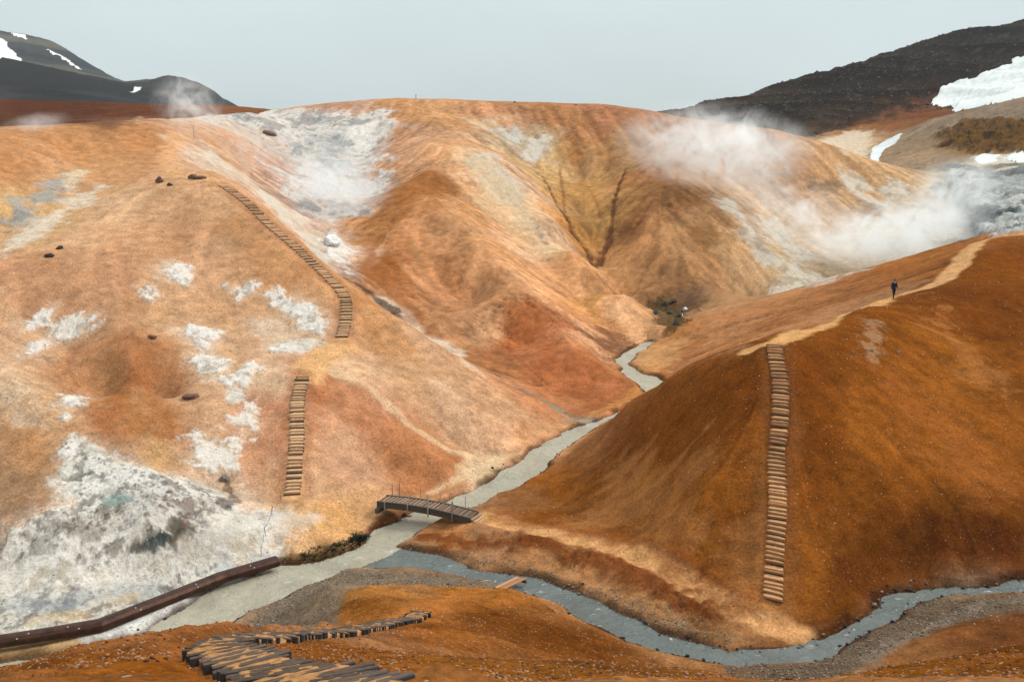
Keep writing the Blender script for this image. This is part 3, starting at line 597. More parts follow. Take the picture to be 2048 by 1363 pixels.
patch([(1270,715),(1300,690),(1360,680),(1330,720),(1290,740)], 'D0A878', 2, 2, 2, .5, streak=4)
# paths
TAN = 'D2A06A'
stroke([(955,1032),(1010,1045),(1090,1062),(1180,1078),(1250,1098),(1330,1135),(1400,1175),(1470,1215),(1530,1245),(1600,1265)], 1.35, 'D4A470', .35, 1.0, .15, 1, dz=-.08)
stroke([(1520,1215),(1460,1220),(1420,1210)], .8, 'BE8A54', .9, .6, .4, 1)
stroke([(1500,700),(1550,684),(1600,666),(1650,647),(1700,625),(1750,607),(1788,596)], 1.35, 'D6A870', .4, 1.0, .15, 1, dz=-.05, w2=1.9)
stroke([(1788,596),(1850,580),(1885,560),(1915,530),(1940,500),(1962,483),(2000,474),(2070,468)], 1.5, 'D2A676', .4, 1.0, .2, 1, w2=1.8, dz=-.05)
stroke([(688,680),(660,700),(632,725),(612,748)], 1.7, 'E0B482', .7, .95, .4, 1)
stroke([(440,368),(400,355),(355,348),(335,330),(335,308),(348,290),(358,268)], 1.3, 'DEB084', .7, .8, .4, 1, w2=2.0)
stroke([(585,995),(600,1040),(640,1050),(740,1005),(765,1000)], 1.6, 'DDB27C', 1.2, .5, .6, 1)
stroke([(1000,1175),(930,1190),(860,1215),(820,1225)], 1.3, 'B4753A', 1.1, .7, .4, 1)
stroke([(623,1240),(640,1195),(700,1172),(780,1155),(850,1160)], .5, 'C49A62', .8, .8, .6, .8)
# cut bank beside the path, gravel bars
stroke([(850,1075),(900,1082),(960,1095),(1010,1085),(1100,1095),(1200,1120),(1290,1160),(1350,1190),(1420,1225)], 1.0, '7C4520', 1.0, .85, .9, .8, dz=.12)
stroke([(1000,1040),(1060,1050),(1150,1062),(1250,1080),(1340,1112),(1420,1160),(1480,1200)], 1.1, '84491F', 1.2, .6, .9, .9)
for pts in ([(500,1240),(560,1195),(640,1160),(720,1140),(800,1142),(900,1150),(1000,1170),(880,1172),(780,1165),(690,1185),(620,1245)],):
    sl_, m_ = patch(pts, '7E7263', .5, .5, 1, .9); GRAV[sl_] = np.maximum(GRAV[sl_], m_)
for pts in ([(790,1100),(850,1108),(920,1125),(1010,1150),(1080,1165),(1160,1200),(1250,1240),(1340,1272),(1450,1292),(1530,1290),(1440,1262),(1340,1230),(1240,1190),(1130,1150),(1000,1115),(900,1092),(830,1085)],):
    sl_, m_ = patch(pts, '96785A', .8, 1.0, 1, .55); GRAV[sl_] = np.maximum(GRAV[sl_], m_ * .8)
sl_, m_ = patch([(1450,1330),(1620,1328),(1720,1278),(1790,1245),(1840,1210),(1950,1195),(2300,1185),(2300,1205),(2048,1222),(1930,1238),(1830,1272),(1760,1310),(1700,1345),(1600,1370),(1450,1350)], '6B5C4C', .4, .5, .8, .95); GRAV[sl_] = np.maximum(GRAV[sl_], m_)
stroke([(2048,1195),(1960,1212),(1900,1232),(1850,1262),(1790,1285),(1740,1315)], .5, '857B70', .8, .6, .8, .8)
GRAV = np.maximum(GRAV, (REG == REGS.index('F')) * 0.85 * (Yg < 46))
# dark wet cut edge along the water
m = (1 - sstep(0.0, 0.55, SD + (B2 - .5) * .8)) * (SD > -1) * (REG != REGS.index('M'))
far = (SD < 6) & (SD > -.2)
edge = lin('3C2414') / ILL
m = m * .8; COL = COL * (1 - m[..., None]) + edge.astype(np.float32) * m[..., None]
mb = (SD < 0.0)[..., None]; COL = np.where(mb, np.array([.17, .15, .12], np.float32), COL)
COL = COL.clip(0.004, 0.80)

# ------------------------------------------------------------------ relief: rills, lumps, scarps
dry = sstep(0.2, 2.0, SD)
Zg += dry * (-.22 * RILL - .05 * RILL2 + (LF - .5) * .07 * SM + (LC - .5) * .38 * SM * (.5 + .5 * LW) * sstep(8, 30, Yg - 10)) * (REG != REGS.index('T'))
Zg += dry * ((B2 - .5) * .14 + (B4 - .5) * .05 + (B1 - .5) * .35 * sstep(20, 50, Yg))
Zg += GRAV * (fbm(Xg / .35, Yg / .35, 3, 33) - .5) * .10 * dry
STAIRS = dict(
    right=[(1545,1206),(1547,1150),(1550,1090),(1556,1020),(1554,960),(1551,910),(1560,850),(1561,790),(1561,760),(1550,715),(1549,692)],
    lower=[(584,992),(588,955),(590,925),(594,890),(594,840),(595,800),(600,775),(606,753)],
    upper=[(683,676),(692,640),(694,612),(690,590),(672,570),(645,543),(610,512),(575,480),(540,452),(505,415),(475,390),(443,370)],
    near=[(745,1368),(690,1353),(640,1342),(577,1331),(521,1319),(475,1305),(440,1294),(428,1286),(434,1279),(462,1272),(510,1266),(560,1264),(620,1262),(680,1258),(740,1249),(790,1239),(830,1227),(848,1219)])
def smooth_line(pts, n=240):
    w = hits(pts); w = w[:, :2]
    for _ in range(3):                      # corner cutting
        q = [w[0]]
        for a, b in zip(w[:-1], w[1:]): q += [a * .75 + b * .25, a * .25 + b * .75]
        q.append(w[-1]); w = np.array(q)
    s_ = np.concatenate([[0], np.cumsum(np.hypot(*np.diff(w, axis=0).T))]); t_ = np.linspace(0, s_[-1], n)
    w = np.stack([np.interp(t_, s_, w[:, 0]), np.interp(t_, s_, w[:, 1])], 1)
    z = H(w[:, 0], w[:, 1]); zs = np.convolve(np.pad(z, 10, mode='reflect', reflect_type='odd'), np.ones(21) / 21, 'valid')
    return np.column_stack([w, zs]), s_[-1]
SLINE = {}
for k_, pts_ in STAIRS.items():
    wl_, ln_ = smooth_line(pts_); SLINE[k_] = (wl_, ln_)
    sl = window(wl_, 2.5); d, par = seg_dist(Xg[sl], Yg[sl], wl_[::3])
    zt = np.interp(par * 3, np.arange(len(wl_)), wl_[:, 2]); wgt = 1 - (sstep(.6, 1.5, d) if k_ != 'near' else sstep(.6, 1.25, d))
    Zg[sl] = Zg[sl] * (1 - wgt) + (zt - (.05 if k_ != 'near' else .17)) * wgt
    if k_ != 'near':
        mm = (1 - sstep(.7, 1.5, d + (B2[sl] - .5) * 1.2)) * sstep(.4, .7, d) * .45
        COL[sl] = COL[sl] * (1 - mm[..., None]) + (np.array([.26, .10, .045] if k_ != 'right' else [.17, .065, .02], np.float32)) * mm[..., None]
print('terrain done')

def grid_normals():
    P3 = np.stack([Xg, Yg, Zg], -1)
    a = np.gradient(P3, axis=1); b = np.gradient(P3, axis=0)
    n = np.cross(a, b); n /= np.linalg.norm(n, axis=-1, keepdims=True) + 1e-12
    return n.astype(np.float32)
NORM = grid_normals()
ZOFF = CAMZ                      # camera-relative heights become heights above the valley datum

def nd(nt, t, **kw):
    n = nt.nodes.new(t)
    for k_, v_ in kw.items():
        if k_ in n.inputs: n.inputs[k_].default_value = v_
        else: setattr(n, k_, v_)
    return n
def base_mat(name):
    m = bpy.data.materials.new(name); m.use_nodes = True; nt = m.node_tree
    b = nt.nodes['Principled BSDF']; b.inputs['Roughness'].default_value = 0.9
    if 'Specular IOR Level' in b.inputs: b.inputs['Specular IOR Level'].default_value = 0.2
    return m, nt, b
def mathn(nt, op, a, b=None):
    n = nt.nodes.new('ShaderNodeMath'); n.operation = op
    for i, v in enumerate((a, b)):
        if v is None: continue
        if isinstance(v, (int, float)): n.inputs[i].default_value = v
        else: nt.links.new(v, n.inputs[i])
    return n.outputs[0]
def rng_n(nt, val, a, b, c, d):
    n = nt.nodes.new('ShaderNodeMapRange'); nt.links.new(val, n.inputs['Value'])
    for k_, v_ in zip(('From Min', 'From Max', 'To Min', 'To Max'), (a, b, c, d)): n.inputs[k_].default_value = v_
    return n.outputs[0]
def mixc(nt, fac, a, b, mode='MIX'):
    n = nt.nodes.new('ShaderNodeMix'); n.data_type = 'RGBA'; n.blend_type = mode; n.clamp_result = False
    for idx, v in ((0, fac), (6, a), (7, b)):
        if isinstance(v, (int, float)): n.inputs[idx].default_value = v
        elif isinstance(v, tuple): n.inputs[idx].default_value = v
        else: nt.links.new(v, n.inputs[idx])
    return n.outputs[2]
def soil_material():
    m, nt, b = base_mat('soil'); ln = nt.links
    att = nd(nt, 'ShaderNodeAttribute', attribute_name='Col'); msk = nd(nt, 'ShaderNodeAttribute', attribute_name='Mask')
    sp = nt.nodes.new('ShaderNodeSeparateColor'); ln.new(msk.outputs['Color'], sp.inputs[0])
    tc = nd(nt, 'ShaderNodeTexCoord'); g = tc.outputs['Object']
    n1 = nd(nt, 'ShaderNodeTexNoise', Scale=1.1, Detail=6.0, Roughness=0.65); ln.new(g, n1.inputs['Vector'])
    n2 = nd(nt, 'ShaderNodeTexNoise', Scale=7.0, Detail=5.0, Roughness=0.75); ln.new(g, n2.inputs['Vector'])
    n3 = nd(nt, 'ShaderNodeTexNoise', Scale=0.35, Detail=3.0, Roughness=0.6); ln.new(g, n3.inputs['Vector'])
    v1 = nd(nt, 'ShaderNodeTexVoronoi', Scale=9.0); ln.new(g, v1.inputs['Vector'])
    v2 = nd(nt, 'ShaderNodeTexVoronoi', Scale=2.6); ln.new(g, v2.inputs['Vector'])
    # fine value variation
    f = mathn(nt, 'MULTIPLY', rng_n(nt, n1.outputs[0], .3, .7, .74, 1.26), rng_n(nt, n2.outputs[0], .32, .68, .58, 1.40))
    c = nt.nodes.new('ShaderNodeVectorMath'); c.operation = 'SCALE'; ln.new(att.outputs['Color'], c.inputs[0]); f2 = mathn(nt, 'ADD', mathn(nt, 'MULTIPLY', mathn(nt, 'SUBTRACT', f, 1.0), mathn(nt, 'SUBTRACT', 1.0, mathn(nt, 'MULTIPLY', sp.outputs[0], .55))), 1.0); ln.new(f2, c.inputs['Scale'])
    # iron-rich flecks
    wm = mixc(nt, rng_n(nt, n3.outputs[0], .45, .65, 0, .45), c.outputs[0], (1.03, .95, .85, 1), 'MULTIPLY')
    # pebbles: pale and dark single stones
    sp1 = nt.nodes.new('ShaderNodeSeparateColor'); ln.new(v1.outputs['Color'], sp1.inputs[0])
    st = mathn(nt, 'MULTIPLY', mathn(nt, 'LESS_THAN', v1.outputs['Distance'], .33), mathn(nt, 'GREATER_THAN', sp1.outputs[0], .80))
    amt = mathn(nt, 'MULTIPLY', st, mathn(nt, 'ADD', mathn(nt, 'MULTIPLY', sp.outputs[1], .45), .13))
    tone = mixc(nt, mathn(nt, 'GREATER_THAN', sp1.outputs[1], .55), (.05, .035, .03, 1), (.42, .33, .26, 1))
    w2 = mixc(nt, amt, wm, tone)
    sp2 = nt.nodes.new('ShaderNodeSeparateColor'); ln.new(v2.outputs['Color'], sp2.inputs[0])
    st2 = mathn(nt, 'MULTIPLY', mathn(nt, 'LESS_THAN', v2.outputs['Distance'], .16), mathn(nt, 'GREATER_THAN', sp2.outputs[0], .90))
    w3 = mixc(nt, mathn(nt, 'MULTIPLY', st2, .28), w2, mixc(nt, mathn(nt, 'GREATER_THAN', sp2.outputs[1], .75), (.06, .04, .03, 1), (.24, .15, .10, 1)))
    ln.new(w3, b.inputs['Base Color'])
    # relief
    v3 = nd(nt, 'ShaderNodeTexNoise', Scale=2.2, Detail=7.0, Roughness=0.7); ln.new(g, v3.inputs['Vector'])
    h = mathn(nt, 'ADD', mathn(nt, 'MULTIPLY', n2.outputs[0], .05), mathn(nt, 'MULTIPLY', v3.outputs[0], .10))
    h = mathn(nt, 'ADD', h, mathn(nt, 'MULTIPLY', mathn(nt, 'MULTIPLY', v3.outputs[0], sp.outputs[0]), .25))
    h = mathn(nt, 'ADD', h, mathn(nt, 'MULTIPLY', mathn(nt, 'SUBTRACT', .5, v1.outputs['Distance']), mathn(nt, 'MULTIPLY', sp.outputs[1], .05)))
    bp = nd(nt, 'ShaderNodeBump', Strength=0.75, Distance=1.0); ln.new(h, bp.inputs['Height']); ln.new(bp.outputs[0], b.inputs['Normal'])
    b.inputs['Roughness'].default_value = 1.0; b.inputs['Specular IOR Level'].default_value = 0.0
    return m
SOIL = soil_material()

def grid_mesh(name, vmask, mat, z=None, colour=True, normals=True):
    """mesh of the grid cells whose first corner is in vmask"""
    fm = vmask[:-1, :-1]; ii, jj = np.nonzero(fm)
    if len(ii) == 0: return None
    q = np.stack([ii * NP_ + jj, ii * NP_ + jj + 1, (ii + 1) * NP_ + jj + 1, (ii + 1) * NP_ + jj], 1)
    used, inv = np.unique(q, return_inverse=True); inv = inv.reshape(q.shape)
    zz = (Zg if z is None else z).ravel()[used]
    co = np.stack([Xg.ravel()[used], Yg.ravel()[used], zz + ZOFF], 1).astype(np.float32)
    me = bpy.data.meshes.new(name); me.vertices.add(len(co)); me.vertices.foreach_set('co', co.ravel())
    me.loops.add(q.size); me.loops.foreach_set('vertex_index', inv.ravel().astype(np.int32))
    me.polygons.add(len(q)); me.polygons.foreach_set('loop_start', np.arange(0, q.size, 4, dtype=np.int32))
    me.polygons.foreach_set('use_smooth', np.ones(len(q), bool))
    me.update(calc_edges=True)
    if colour:
        a = me.color_attributes.new('Col', 'FLOAT_COLOR', 'POINT')
        c4 = np.ones((len(used), 4), np.float32); c4[:, :3] = COL.reshape(-1, 3)[used]; a.data.foreach_set('color', c4.ravel())
        a = me.color_attributes.new('Mask', 'BYTE_COLOR', 'POINT')
        c4 = np.zeros((len(used), 4), np.float32); c4[:, 0] = ROUGHN.ravel()[used]; c4[:, 1] = GRAV.ravel()[used]; c4[:, 3] = 1; a.data.foreach_set('color', c4.ravel())
    if normals: me.normals_split_custom_set_from_vertices(NORM.reshape(-1, 3)[used])
    me.materials.append(mat)
    o = bpy.data.objects.new(name, me); col.objects.link(o)
    return o
REGINFO = {'R': ('hill', 'dark rust brown hill with a wooden stairway and a footpath along its crest'), 'V': ('valley_floor', 'flat gravel and tan soil beside the rivers'),
           'S': ('hill', 'tan spur between the ridge path and the river bend'),
           'B': ('hill', 'pale hills behind the middle ridge round the steaming vents'), 'M': ('hill', 'long orange and cream ridge in the middle with steep bare spurs'),
           'L': ('hill', 'tan hill with white mineral crusts and two flights of steps'), 'F': ('slope', 'rust brown gravel slope nearest the camera'),
           'K': ('hill', 'grey hill with brown patches below the snow'), 'D': ('mountain', 'dark brown rocky mountain at the right with a snow field'),
           'N': ('hill', 'low red brown hills behind the left crest'), 'T': ('mountain', 'distant blue grey mountain with snow streaks')}
for i, r in enumerate(REGS):
    nm, lb = REGINFO[r]
    o = grid_mesh(nm, REG == i, SOIL)
    if o: tag(o, lb, kind='structure')
# ------------------------------------------------------------------ snow
def snow_material():
    m, nt, b = base_mat('old_snow'); ln = nt.links
    tc = nd(nt, 'ShaderNodeTexCoord'); mp = nd(nt, 'ShaderNodeMapping'); mp.inputs['Scale'].default_value = (1, 1, 3)
    ln.new(tc.outputs['Object'], mp.inputs[0])
    n = nd(nt, 'ShaderNodeTexNoise', Scale=.25, Detail=6.0, Roughness=.65); ln.new(mp.outputs[0], n.inputs['Vector'])
    n2 = nd(nt, 'ShaderNodeTexNoise', Scale=1.3, Detail=4.0, Roughness=.7); ln.new(mp.outputs[0], n2.inputs['Vector'])
    c = mixc(nt, rng_n(nt, n.outputs[0], .45, .75, 0, .8), (.60, .60, .58, 1), (.44, .42, .38, 1))
    ln.new(mixc(nt, rng_n(nt, n2.outputs[0], .6, .75, 0, .35), c, (.3, .26, .22, 1)), b.inputs['Base Color'])
    bp = nd(nt, 'ShaderNodeBump', Strength=.3, Distance=.3); ln.new(n2.outputs[0], bp.inputs['Height']); ln.new(bp.outputs[0], b.inputs['Normal'])
    b.inputs['Roughness'].default_value = .6
    return m
SNOW = snow_material()
def snow_patch(pts, label, thick, nz, ns):
    wp = hits(pts); sl = window(wp, nz * 2 + 2); x, y = Xg[sl], Yg[sl]
    d, _ = seg_dist(x, y, wp, True); d = np.where(inside(x, y, wp), -d, d) + (fbm(x / ns, y / ns, 4, 19, .6) - .5) * 2 * nz
    m = np.zeros(Xg.shape, bool); m[sl] = d < nz * .5
    z = Zg.copy(); z[sl] = Zg[sl] + thick * sstep(nz * .15, -nz * .8, d) - .25 * thick
    o = grid_mesh('snow_patch', m, SNOW, z, colour=False)
    if o: tag(o, label, 'snow patch', 'snow patches on the mountainsides')
snow_patch([(1852,213),(1870,190),(1895,172),(1925,160),(1950,158),(1985,140),(2000,133),(2025,128),(2015,120),(2048,115),(2200,80),(2250,170),(2048,194),(1990,208),(1930,219),(1903,226),(1905,216),(1880,212)], 'largest white snow field on the dark rocky mountain at the right', 1.2, 1.6, 6)
snow_patch([(1730,322),(1745,296),(1775,280),(1812,262),(1792,284),(1762,305)], 'narrow white snow strip in the groove beside the grey hill', .5, 1.0, 5)
snow_patch([(1940,318),(1965,308),(1998,311),(1992,323),(1965,328)], 'small dirty snow remnant below the brown mossy crag at the right edge', .4, 1.0, 4)
snow_patch([(2004,318),(2030,308),(2110,305),(2110,318),(2040,326)], 'small snow remnant cut by the right edge under the brown crag', .4, 1.0, 4)
snow_patch([(-60,70),(2,76),(14,84),(12,95),(28,104),(46,120),(0,118),(-60,112)], 'wide white snow patch cut by the left edge on the far mountain', 2.0, 3.5, 14)
snow_patch([(14,64),(34,66),(50,70),(56,80),(40,77),(24,70)], 'small snow patch just under the summit of the far mountain', 1.5, 2.5, 12)
snow_patch([(88,97),(104,103),(130,116),(152,131),(172,144),(158,140),(128,122),(104,109)], 'thin slanting snow streak down the shoulder of the far mountain', 1.5, 2.0, 12)
snow_patch([(258,184),(268,176),(284,175),(278,183)], 'tiny snow spot in the saddle between the far mountain and the knoll', 1.5, 2.0, 10)

# ------------------------------------------------------------------ water
def water_material(name, silt, alpha_rough, foam_amt):
    m, nt, b = base_mat(name); ln = nt.links
    tc = nd(nt, 'ShaderNodeTexCoord'); g = tc.outputs['Object']
    n = nd(nt, 'ShaderNodeTexNoise', Scale=2.2, Detail=5.0, Roughness=.6, Distortion=.6); ln.new(g, n.inputs['Vector'])
    n2 = nd(nt, 'ShaderNodeTexNoise', Scale=.5, Detail=4.0, Roughness=.6); ln.new(g, n2.inputs['Vector'])
    n3 = nd(nt, 'ShaderNodeTexNoise', Scale=6.0, Detail=4.0, Roughness=.7, Distortion=1.0); ln.new(g, n3.inputs['Vector'])
    c = mixc(nt, rng_n(nt, n2.outputs[0], .35, .65, 0, 1), tuple(x * .85 for x in silt) + (1,), tuple(x * 1.12 for x in silt) + (1,))
    c = mixc(nt, rng_n(nt, n.outputs[0], .62, .72, 0, foam_amt), c, (.62, .62, .60, 1))
    c = mixc(nt, rng_n(nt, n3.outputs[0], .60, .72, 0, .35), c, tuple(x * .55 for x in silt) + (1,))
    ln.new(c, b.inputs['Base Color'])
    h = mathn(nt, 'ADD', mathn(nt, 'MULTIPLY', n.outputs[0], .22), mathn(nt, 'MULTIPLY', n3.outputs[0], .08))
    bp = nd(nt, 'ShaderNodeBump', Strength=.9, Distance=1.0); ln.new(h, bp.inputs['Height']); ln.new(bp.outputs[0], b.inputs['Normal'])
    b.inputs['Roughness'].default_value = alpha_rough; b.inputs['IOR'].default_value = 1.33
    b.inputs['Specular IOR Level'].default_value = .5
    return m
zw = WL + (fbm(Xg / .9, Yg / .9, 3, 88) - .5) * .06
d1, _ = seg_dist(Xg[slw], Yg[slw], poly1, True); i1 = inside(Xg[slw], Yg[slw], poly1)
w1 = np.zeros(Xg.shape, bool); w2 = w1.copy(); near_w = SD[slw] < .5
w1[slw] = near_w & (i1 | (d1 < .5)); w2[slw] = near_w & ~w1[slw]
NB = NORM; NORM = np.zeros_like(NB); NORM[..., 2] = 1
o = grid_mesh('river', w1, water_material('silty_water', (.35, .305, .225), .3, .6), zw, colour=False, normals=False); tag(o, 'milky grey glacial river flowing under the footbridge', kind='structure')
o = grid_mesh('stream', w2, water_material('clear_water', (.125, .135, .125), .14, .7), zw - .01, colour=False, normals=False); tag(o, 'blue grey stream curving in front of the rust brown hill', kind='structure')
NORM = NB

# ------------------------------------------------------------------ mesh builder for things
class MB:
    def __init__(s): s.v = []; s.f = []
    def add(s, vs, fs):
        k = len(s.v); s.v += [tuple(v) for v in vs]; s.f += [tuple(i + k for i in f) for f in fs]
    def box(s, c, size, rot=None, bev=0.0):
        hx, hy, hz = [d / 2 for d in size]
        if bev <= 0:
            vs = [Vector((x, y, z)) for x in (-hx, hx) for y in (-hy, hy) for z in (-hz, hz)]
            fs = [(0,1,3,2), (4,6,7,5), (0,4,5,1), (2,3,7,6), (0,2,6,4), (1,5,7,3)]
        else:
            b = bev; vs = []
            ring = [(-hx, -hy + b), (-hx + b, -hy), (hx - b, -hy), (hx, -hy + b), (hx, hy - b), (hx - b, hy), (-hx + b, hy), (-hx, hy - b)]
            for z in (-hz, hz - b): vs += [Vector((x, y, z)) for x, y in ring]
            vs += [Vector((x * (1 - b / hx), y * (1 - b / hy), hz)) for x, y in ring]
            fs = [tuple(range(7, -1, -1)), tuple(range(16, 24))]
            for r_ in (0, 8): fs += [(r_ + i, r_ + (i + 1) % 8, r_ + 8 + (i + 1) % 8, r_ + 8 + i) for i in range(8)]
        if rot is not None: vs = [rot @ v for v in vs]
        s.add([v + Vector(c) for v in vs], fs)
    def bar(s, a, b, w, h=None, up=(0, 0, 1)):
        a, b = Vector(a), Vector(b); d = b - a; x = d.normalized(); z = Vector(up); y = z.cross(x)
        if y.length < 1e-4: y = Vector((0, 1, 0)).cross(x)
        y.normalize(); z = x.cross(y); M = Matrix((x, y, z)).transposed(); s.box((a + b) / 2, (d.length, w, h or w), M)
    def tube(s, pts, r, n=8, r2=None):
        pts = [Vector(p) for p in pts]; vs = []; m = len(pts)
        for i, p in enumerate(pts):
            d = (pts[min(i + 1, m - 1)] - pts[max(i - 1, 0)]).normalized(); a = d.orthogonal().normalized(); b = d.cross(a)
            rr = r if r2 is None else r + (r2 - r) * i / (m - 1)
            vs += [p + (a * math.cos(t) + b * math.sin(t)) * rr for t in [6.2832 * k / n for k in range(n)]]
        fs = [(i * n + k, i * n + (k + 1) % n, (i + 1) * n + (k + 1) % n, (i + 1) * n + k) for i in range(m - 1) for k in range(n)]
        fs += [tuple(range(n - 1, -1, -1)), tuple(range((m - 1) * n, m * n))]; s.add(vs, fs)
    def mesh(s, name, mat, smooth=False):
        me = bpy.data.meshes.new(name); me.from_pydata(s.v, [], s.f); me.materials.append(mat)
        if smooth: me.polygons.foreach_set('use_smooth', [True] * len(me.polygons))
        me.update(); return me
def link(name, me, parent=None, loc=(0, 0, 0), rot=None):
    o = bpy.data.objects.new(name, me); col.objects.link(o); o.parent = parent; o.location = loc
    if rot is not None: o.rotation_euler = rot
    return o
def empty(name, loc, rz=0):
    o = bpy.data.objects.new(name, None); col.objects.link(o); o.location = loc; o.rotation_euler.z = rz; o.empty_display_size = .2; return o

def wood_material(name, c1, c2, sand=0.0, sandc=(.5, .28, .12)):
    m, nt, b = base_mat(name); ln = nt.links
    tc = nd(nt, 'ShaderNodeTexCoord'); mp = nd(nt, 'ShaderNodeMapping'); mp.inputs['Scale'].default_value = (1.2, 14, 14)
    ln.new(tc.outputs['Object'], mp.inputs[0])
    n = nd(nt, 'ShaderNodeTexNoise', Scale=2.0, Detail=5.0, Roughness=.7); ln.new(mp.outputs[0], n.inputs['Vector'])
    oi = nd(nt, 'ShaderNodeObjectInfo')
    c = mixc(nt, rng_n(nt, n.outputs[0], .3, .7, 0, 1), c1 + (1,), c2 + (1,))
    hv = nt.nodes.new('ShaderNodeVectorMath'); hv.operation = 'SCALE'; ln.new(c, hv.inputs[0]); ln.new(rng_n(nt, oi.outputs['Random'], 0, 1, .65, 1.35), hv.inputs['Scale'])
    out = hv.outputs[0]
    if sand:
        g = nd(nt, 'ShaderNodeNewGeometry'); sx = nd(nt, 'ShaderNodeSeparateXYZ'); ln.new(g.outputs['Normal'], sx.inputs[0])
        n2 = nd(nt, 'ShaderNodeTexNoise', Scale=14.0, Detail=5.0); ln.new(g.outputs['Position'], n2.inputs['Vector'])
        up = mathn(nt, 'MULTIPLY', mathn(nt, 'GREATER_THAN', sx.outputs['Z'], .7), rng_n(nt, n2.outputs[0], .4, .6, sand * .3, sand))
        out = mixc(nt, up, out, sandc + (1,))
    ln.new(out, b.inputs['Base Color'])
    bp = nd(nt, 'ShaderNodeBump', Strength=.4, Distance=.02); ln.new(n.outputs[0], bp.inputs['Height']); ln.new(bp.outputs[0], b.inputs['Normal'])
    return m
def plain_material(name, c, rough=.8, metal=0.0, vary=.25, sc=4.0):
    m, nt, b = base_mat(name); ln = nt.links
    tc = nd(nt, 'ShaderNodeTexCoord'); n = nd(nt, 'ShaderNodeTexNoise', Scale=sc, Detail=5.0, Roughness=.65); ln.new(tc.outputs['Object'], n.inputs['Vector'])
    ln.new(mixc(nt, rng_n(nt, n.outputs[0], .3, .7, 0, 1), tuple(x * (1 - vary) for x in c) + (1,), tuple(min(1, x * (1 + vary)) for x in c) + (1,)), b.inputs['Base Color'])
    b.inputs['Roughness'].default_value = rough; b.inputs['Metallic'].default_value = metal
    bp = nd(nt, 'ShaderNodeBump', Strength=.3, Distance=.02); ln.new(n.outputs[0], bp.inputs['Height']); ln.new(bp.outputs[0], b.inputs['Normal'])
    return m
DARKWOOD_STEPSHADE = wood_material('weathered_dark_wood_and_step_shade', (.035, .026, .02), (.09, .062, .045))  # real dark timber, and the painted shade strip below the stair boards
STEPWOOD = wood_material('step_wood', (.27, .12, .05), (.40, .19, .085))
PALEWOOD = wood_material('pale_step_board', (.36, .20, .105), (.48, .28, .155))
NEARWOOD = wood_material('near_plank_wood', (.022, .024, .028), (.075, .06, .05), .25, (.26, .12, .045))
SOILSTEP = plain_material('packed_soil', (.46, .245, .105), .95, vary=.3, sc=6)
SOILSTEP2 = plain_material('packed_pale_soil', (.47, .285, .155), .95, vary=.25, sc=6)

# ------------------------------------------------------------------ stairways
def line_at(wl_, t_):
    i = np.linspace(0, 1, len(wl_)); return np.array([np.interp(t_, i, wl_[:, k]) for k in range(3)])
def stairway(key, n, width, soil, wood, label, bh=.11, bt=.07, group=None, skew=0.0, jit=.04):
    wl_, ln_ = SLINE[key]; root_p = line_at(wl_, 0)
    root = empty('stairway', (root_p[0], root_p[1], root_p[2] + ZOFF)); tag(root, label, 'stairs', group)
    rv = Vector(root.location); boards = []
    ts = (np.arange(n) + .5) / n + rng.uniform(-.3, .3, n) / n
    for k in range(n): boards.append(line_at(wl_, ts[k]))
    bm = MB(); bm.box((0, 0, .03), (width, bt, .105), None, .008); nf = len(bm.f); bm.box((0, bt * .3, -.06), (width * .99, bt * .8, .09))  # second box: dark strip painting the shade gap under the board
    bme = bm.mesh('board', wood); bme.materials.append(DARKWOOD_STEPSHADE); bme.polygons.foreach_set('material_index', [0] * nf + [1] * (len(bm.f) - nf))
    for k in range(n):
        p = boards[k]; q = boards[min(k + 1, n - 1)]; o_ = boards[max(k - 1, 0)]
        hd = math.atan2(q[1] - o_[1], q[0] - o_[0]) - math.pi / 2 + rng.normal(0, jit) + skew * (1 - .55 * k / n)
        topz = p[2] + ZOFF + .165; skw = skew * (1 - .55 * k / n)
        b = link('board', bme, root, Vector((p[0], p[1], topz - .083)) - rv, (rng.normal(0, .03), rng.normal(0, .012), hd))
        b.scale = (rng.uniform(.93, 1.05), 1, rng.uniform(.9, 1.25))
        if soil and k < n - 1:
            dx, dy = q[0] - p[0], q[1] - p[1]; dl = math.hypot(dx, dy)
            hd2 = math.atan2(dy, dx) - math.pi / 2
            t_ = MB(); w_ = width * rng.uniform(.86, .94) / 2; L_ = dl + .05; z1 = -.012; sk = 0
            nx = 6; vs = []
            for iy in range(3):
                for ix in range(nx + 1):
                    xx = -w_ + 2 * w_ * ix / nx
                    vs.append((xx + rng.normal(0, .01), bt * .5 + (L_ - bt * .5) * iy / 2 + xx * math.tan(skw), z1 + rng.normal(0, .008) + (-.03 if ix in (0, nx) else 0) + .012 * iy))
            k0 = len(vs); vs += [(x, y, z - .3) for x, y, z in vs[:]]
            fs = [(iy * (nx + 1) + ix, iy * (nx + 1) + ix + 1, (iy + 1) * (nx + 1) + ix + 1, (iy + 1) * (nx + 1) + ix) for iy in range(2) for ix in range(nx)]
            rim = [ix for ix in range(nx + 1)] + [(nx + 1) * 1 + nx] + [2 * (nx + 1) + ix for ix in range(nx, -1, -1)] + [nx + 1]
            fs += [(rim[i], rim[i - 1], rim[i - 1] + k0, rim[i] + k0) for i in range(len(rim))]
            t_.add(vs, fs)
            link('tread', t_.mesh('tread', soil, False), root, Vector((p[0], p[1], topz)) - rv, (0, 0, hd2))
    return root
GS = 'wooden stairways laid on the slopes'
stairway('right', 62, .98, SOILSTEP, STEPWOOD, 'long straight wooden stairway climbing the rust brown hill at the right', group=GS, skew=-.34)
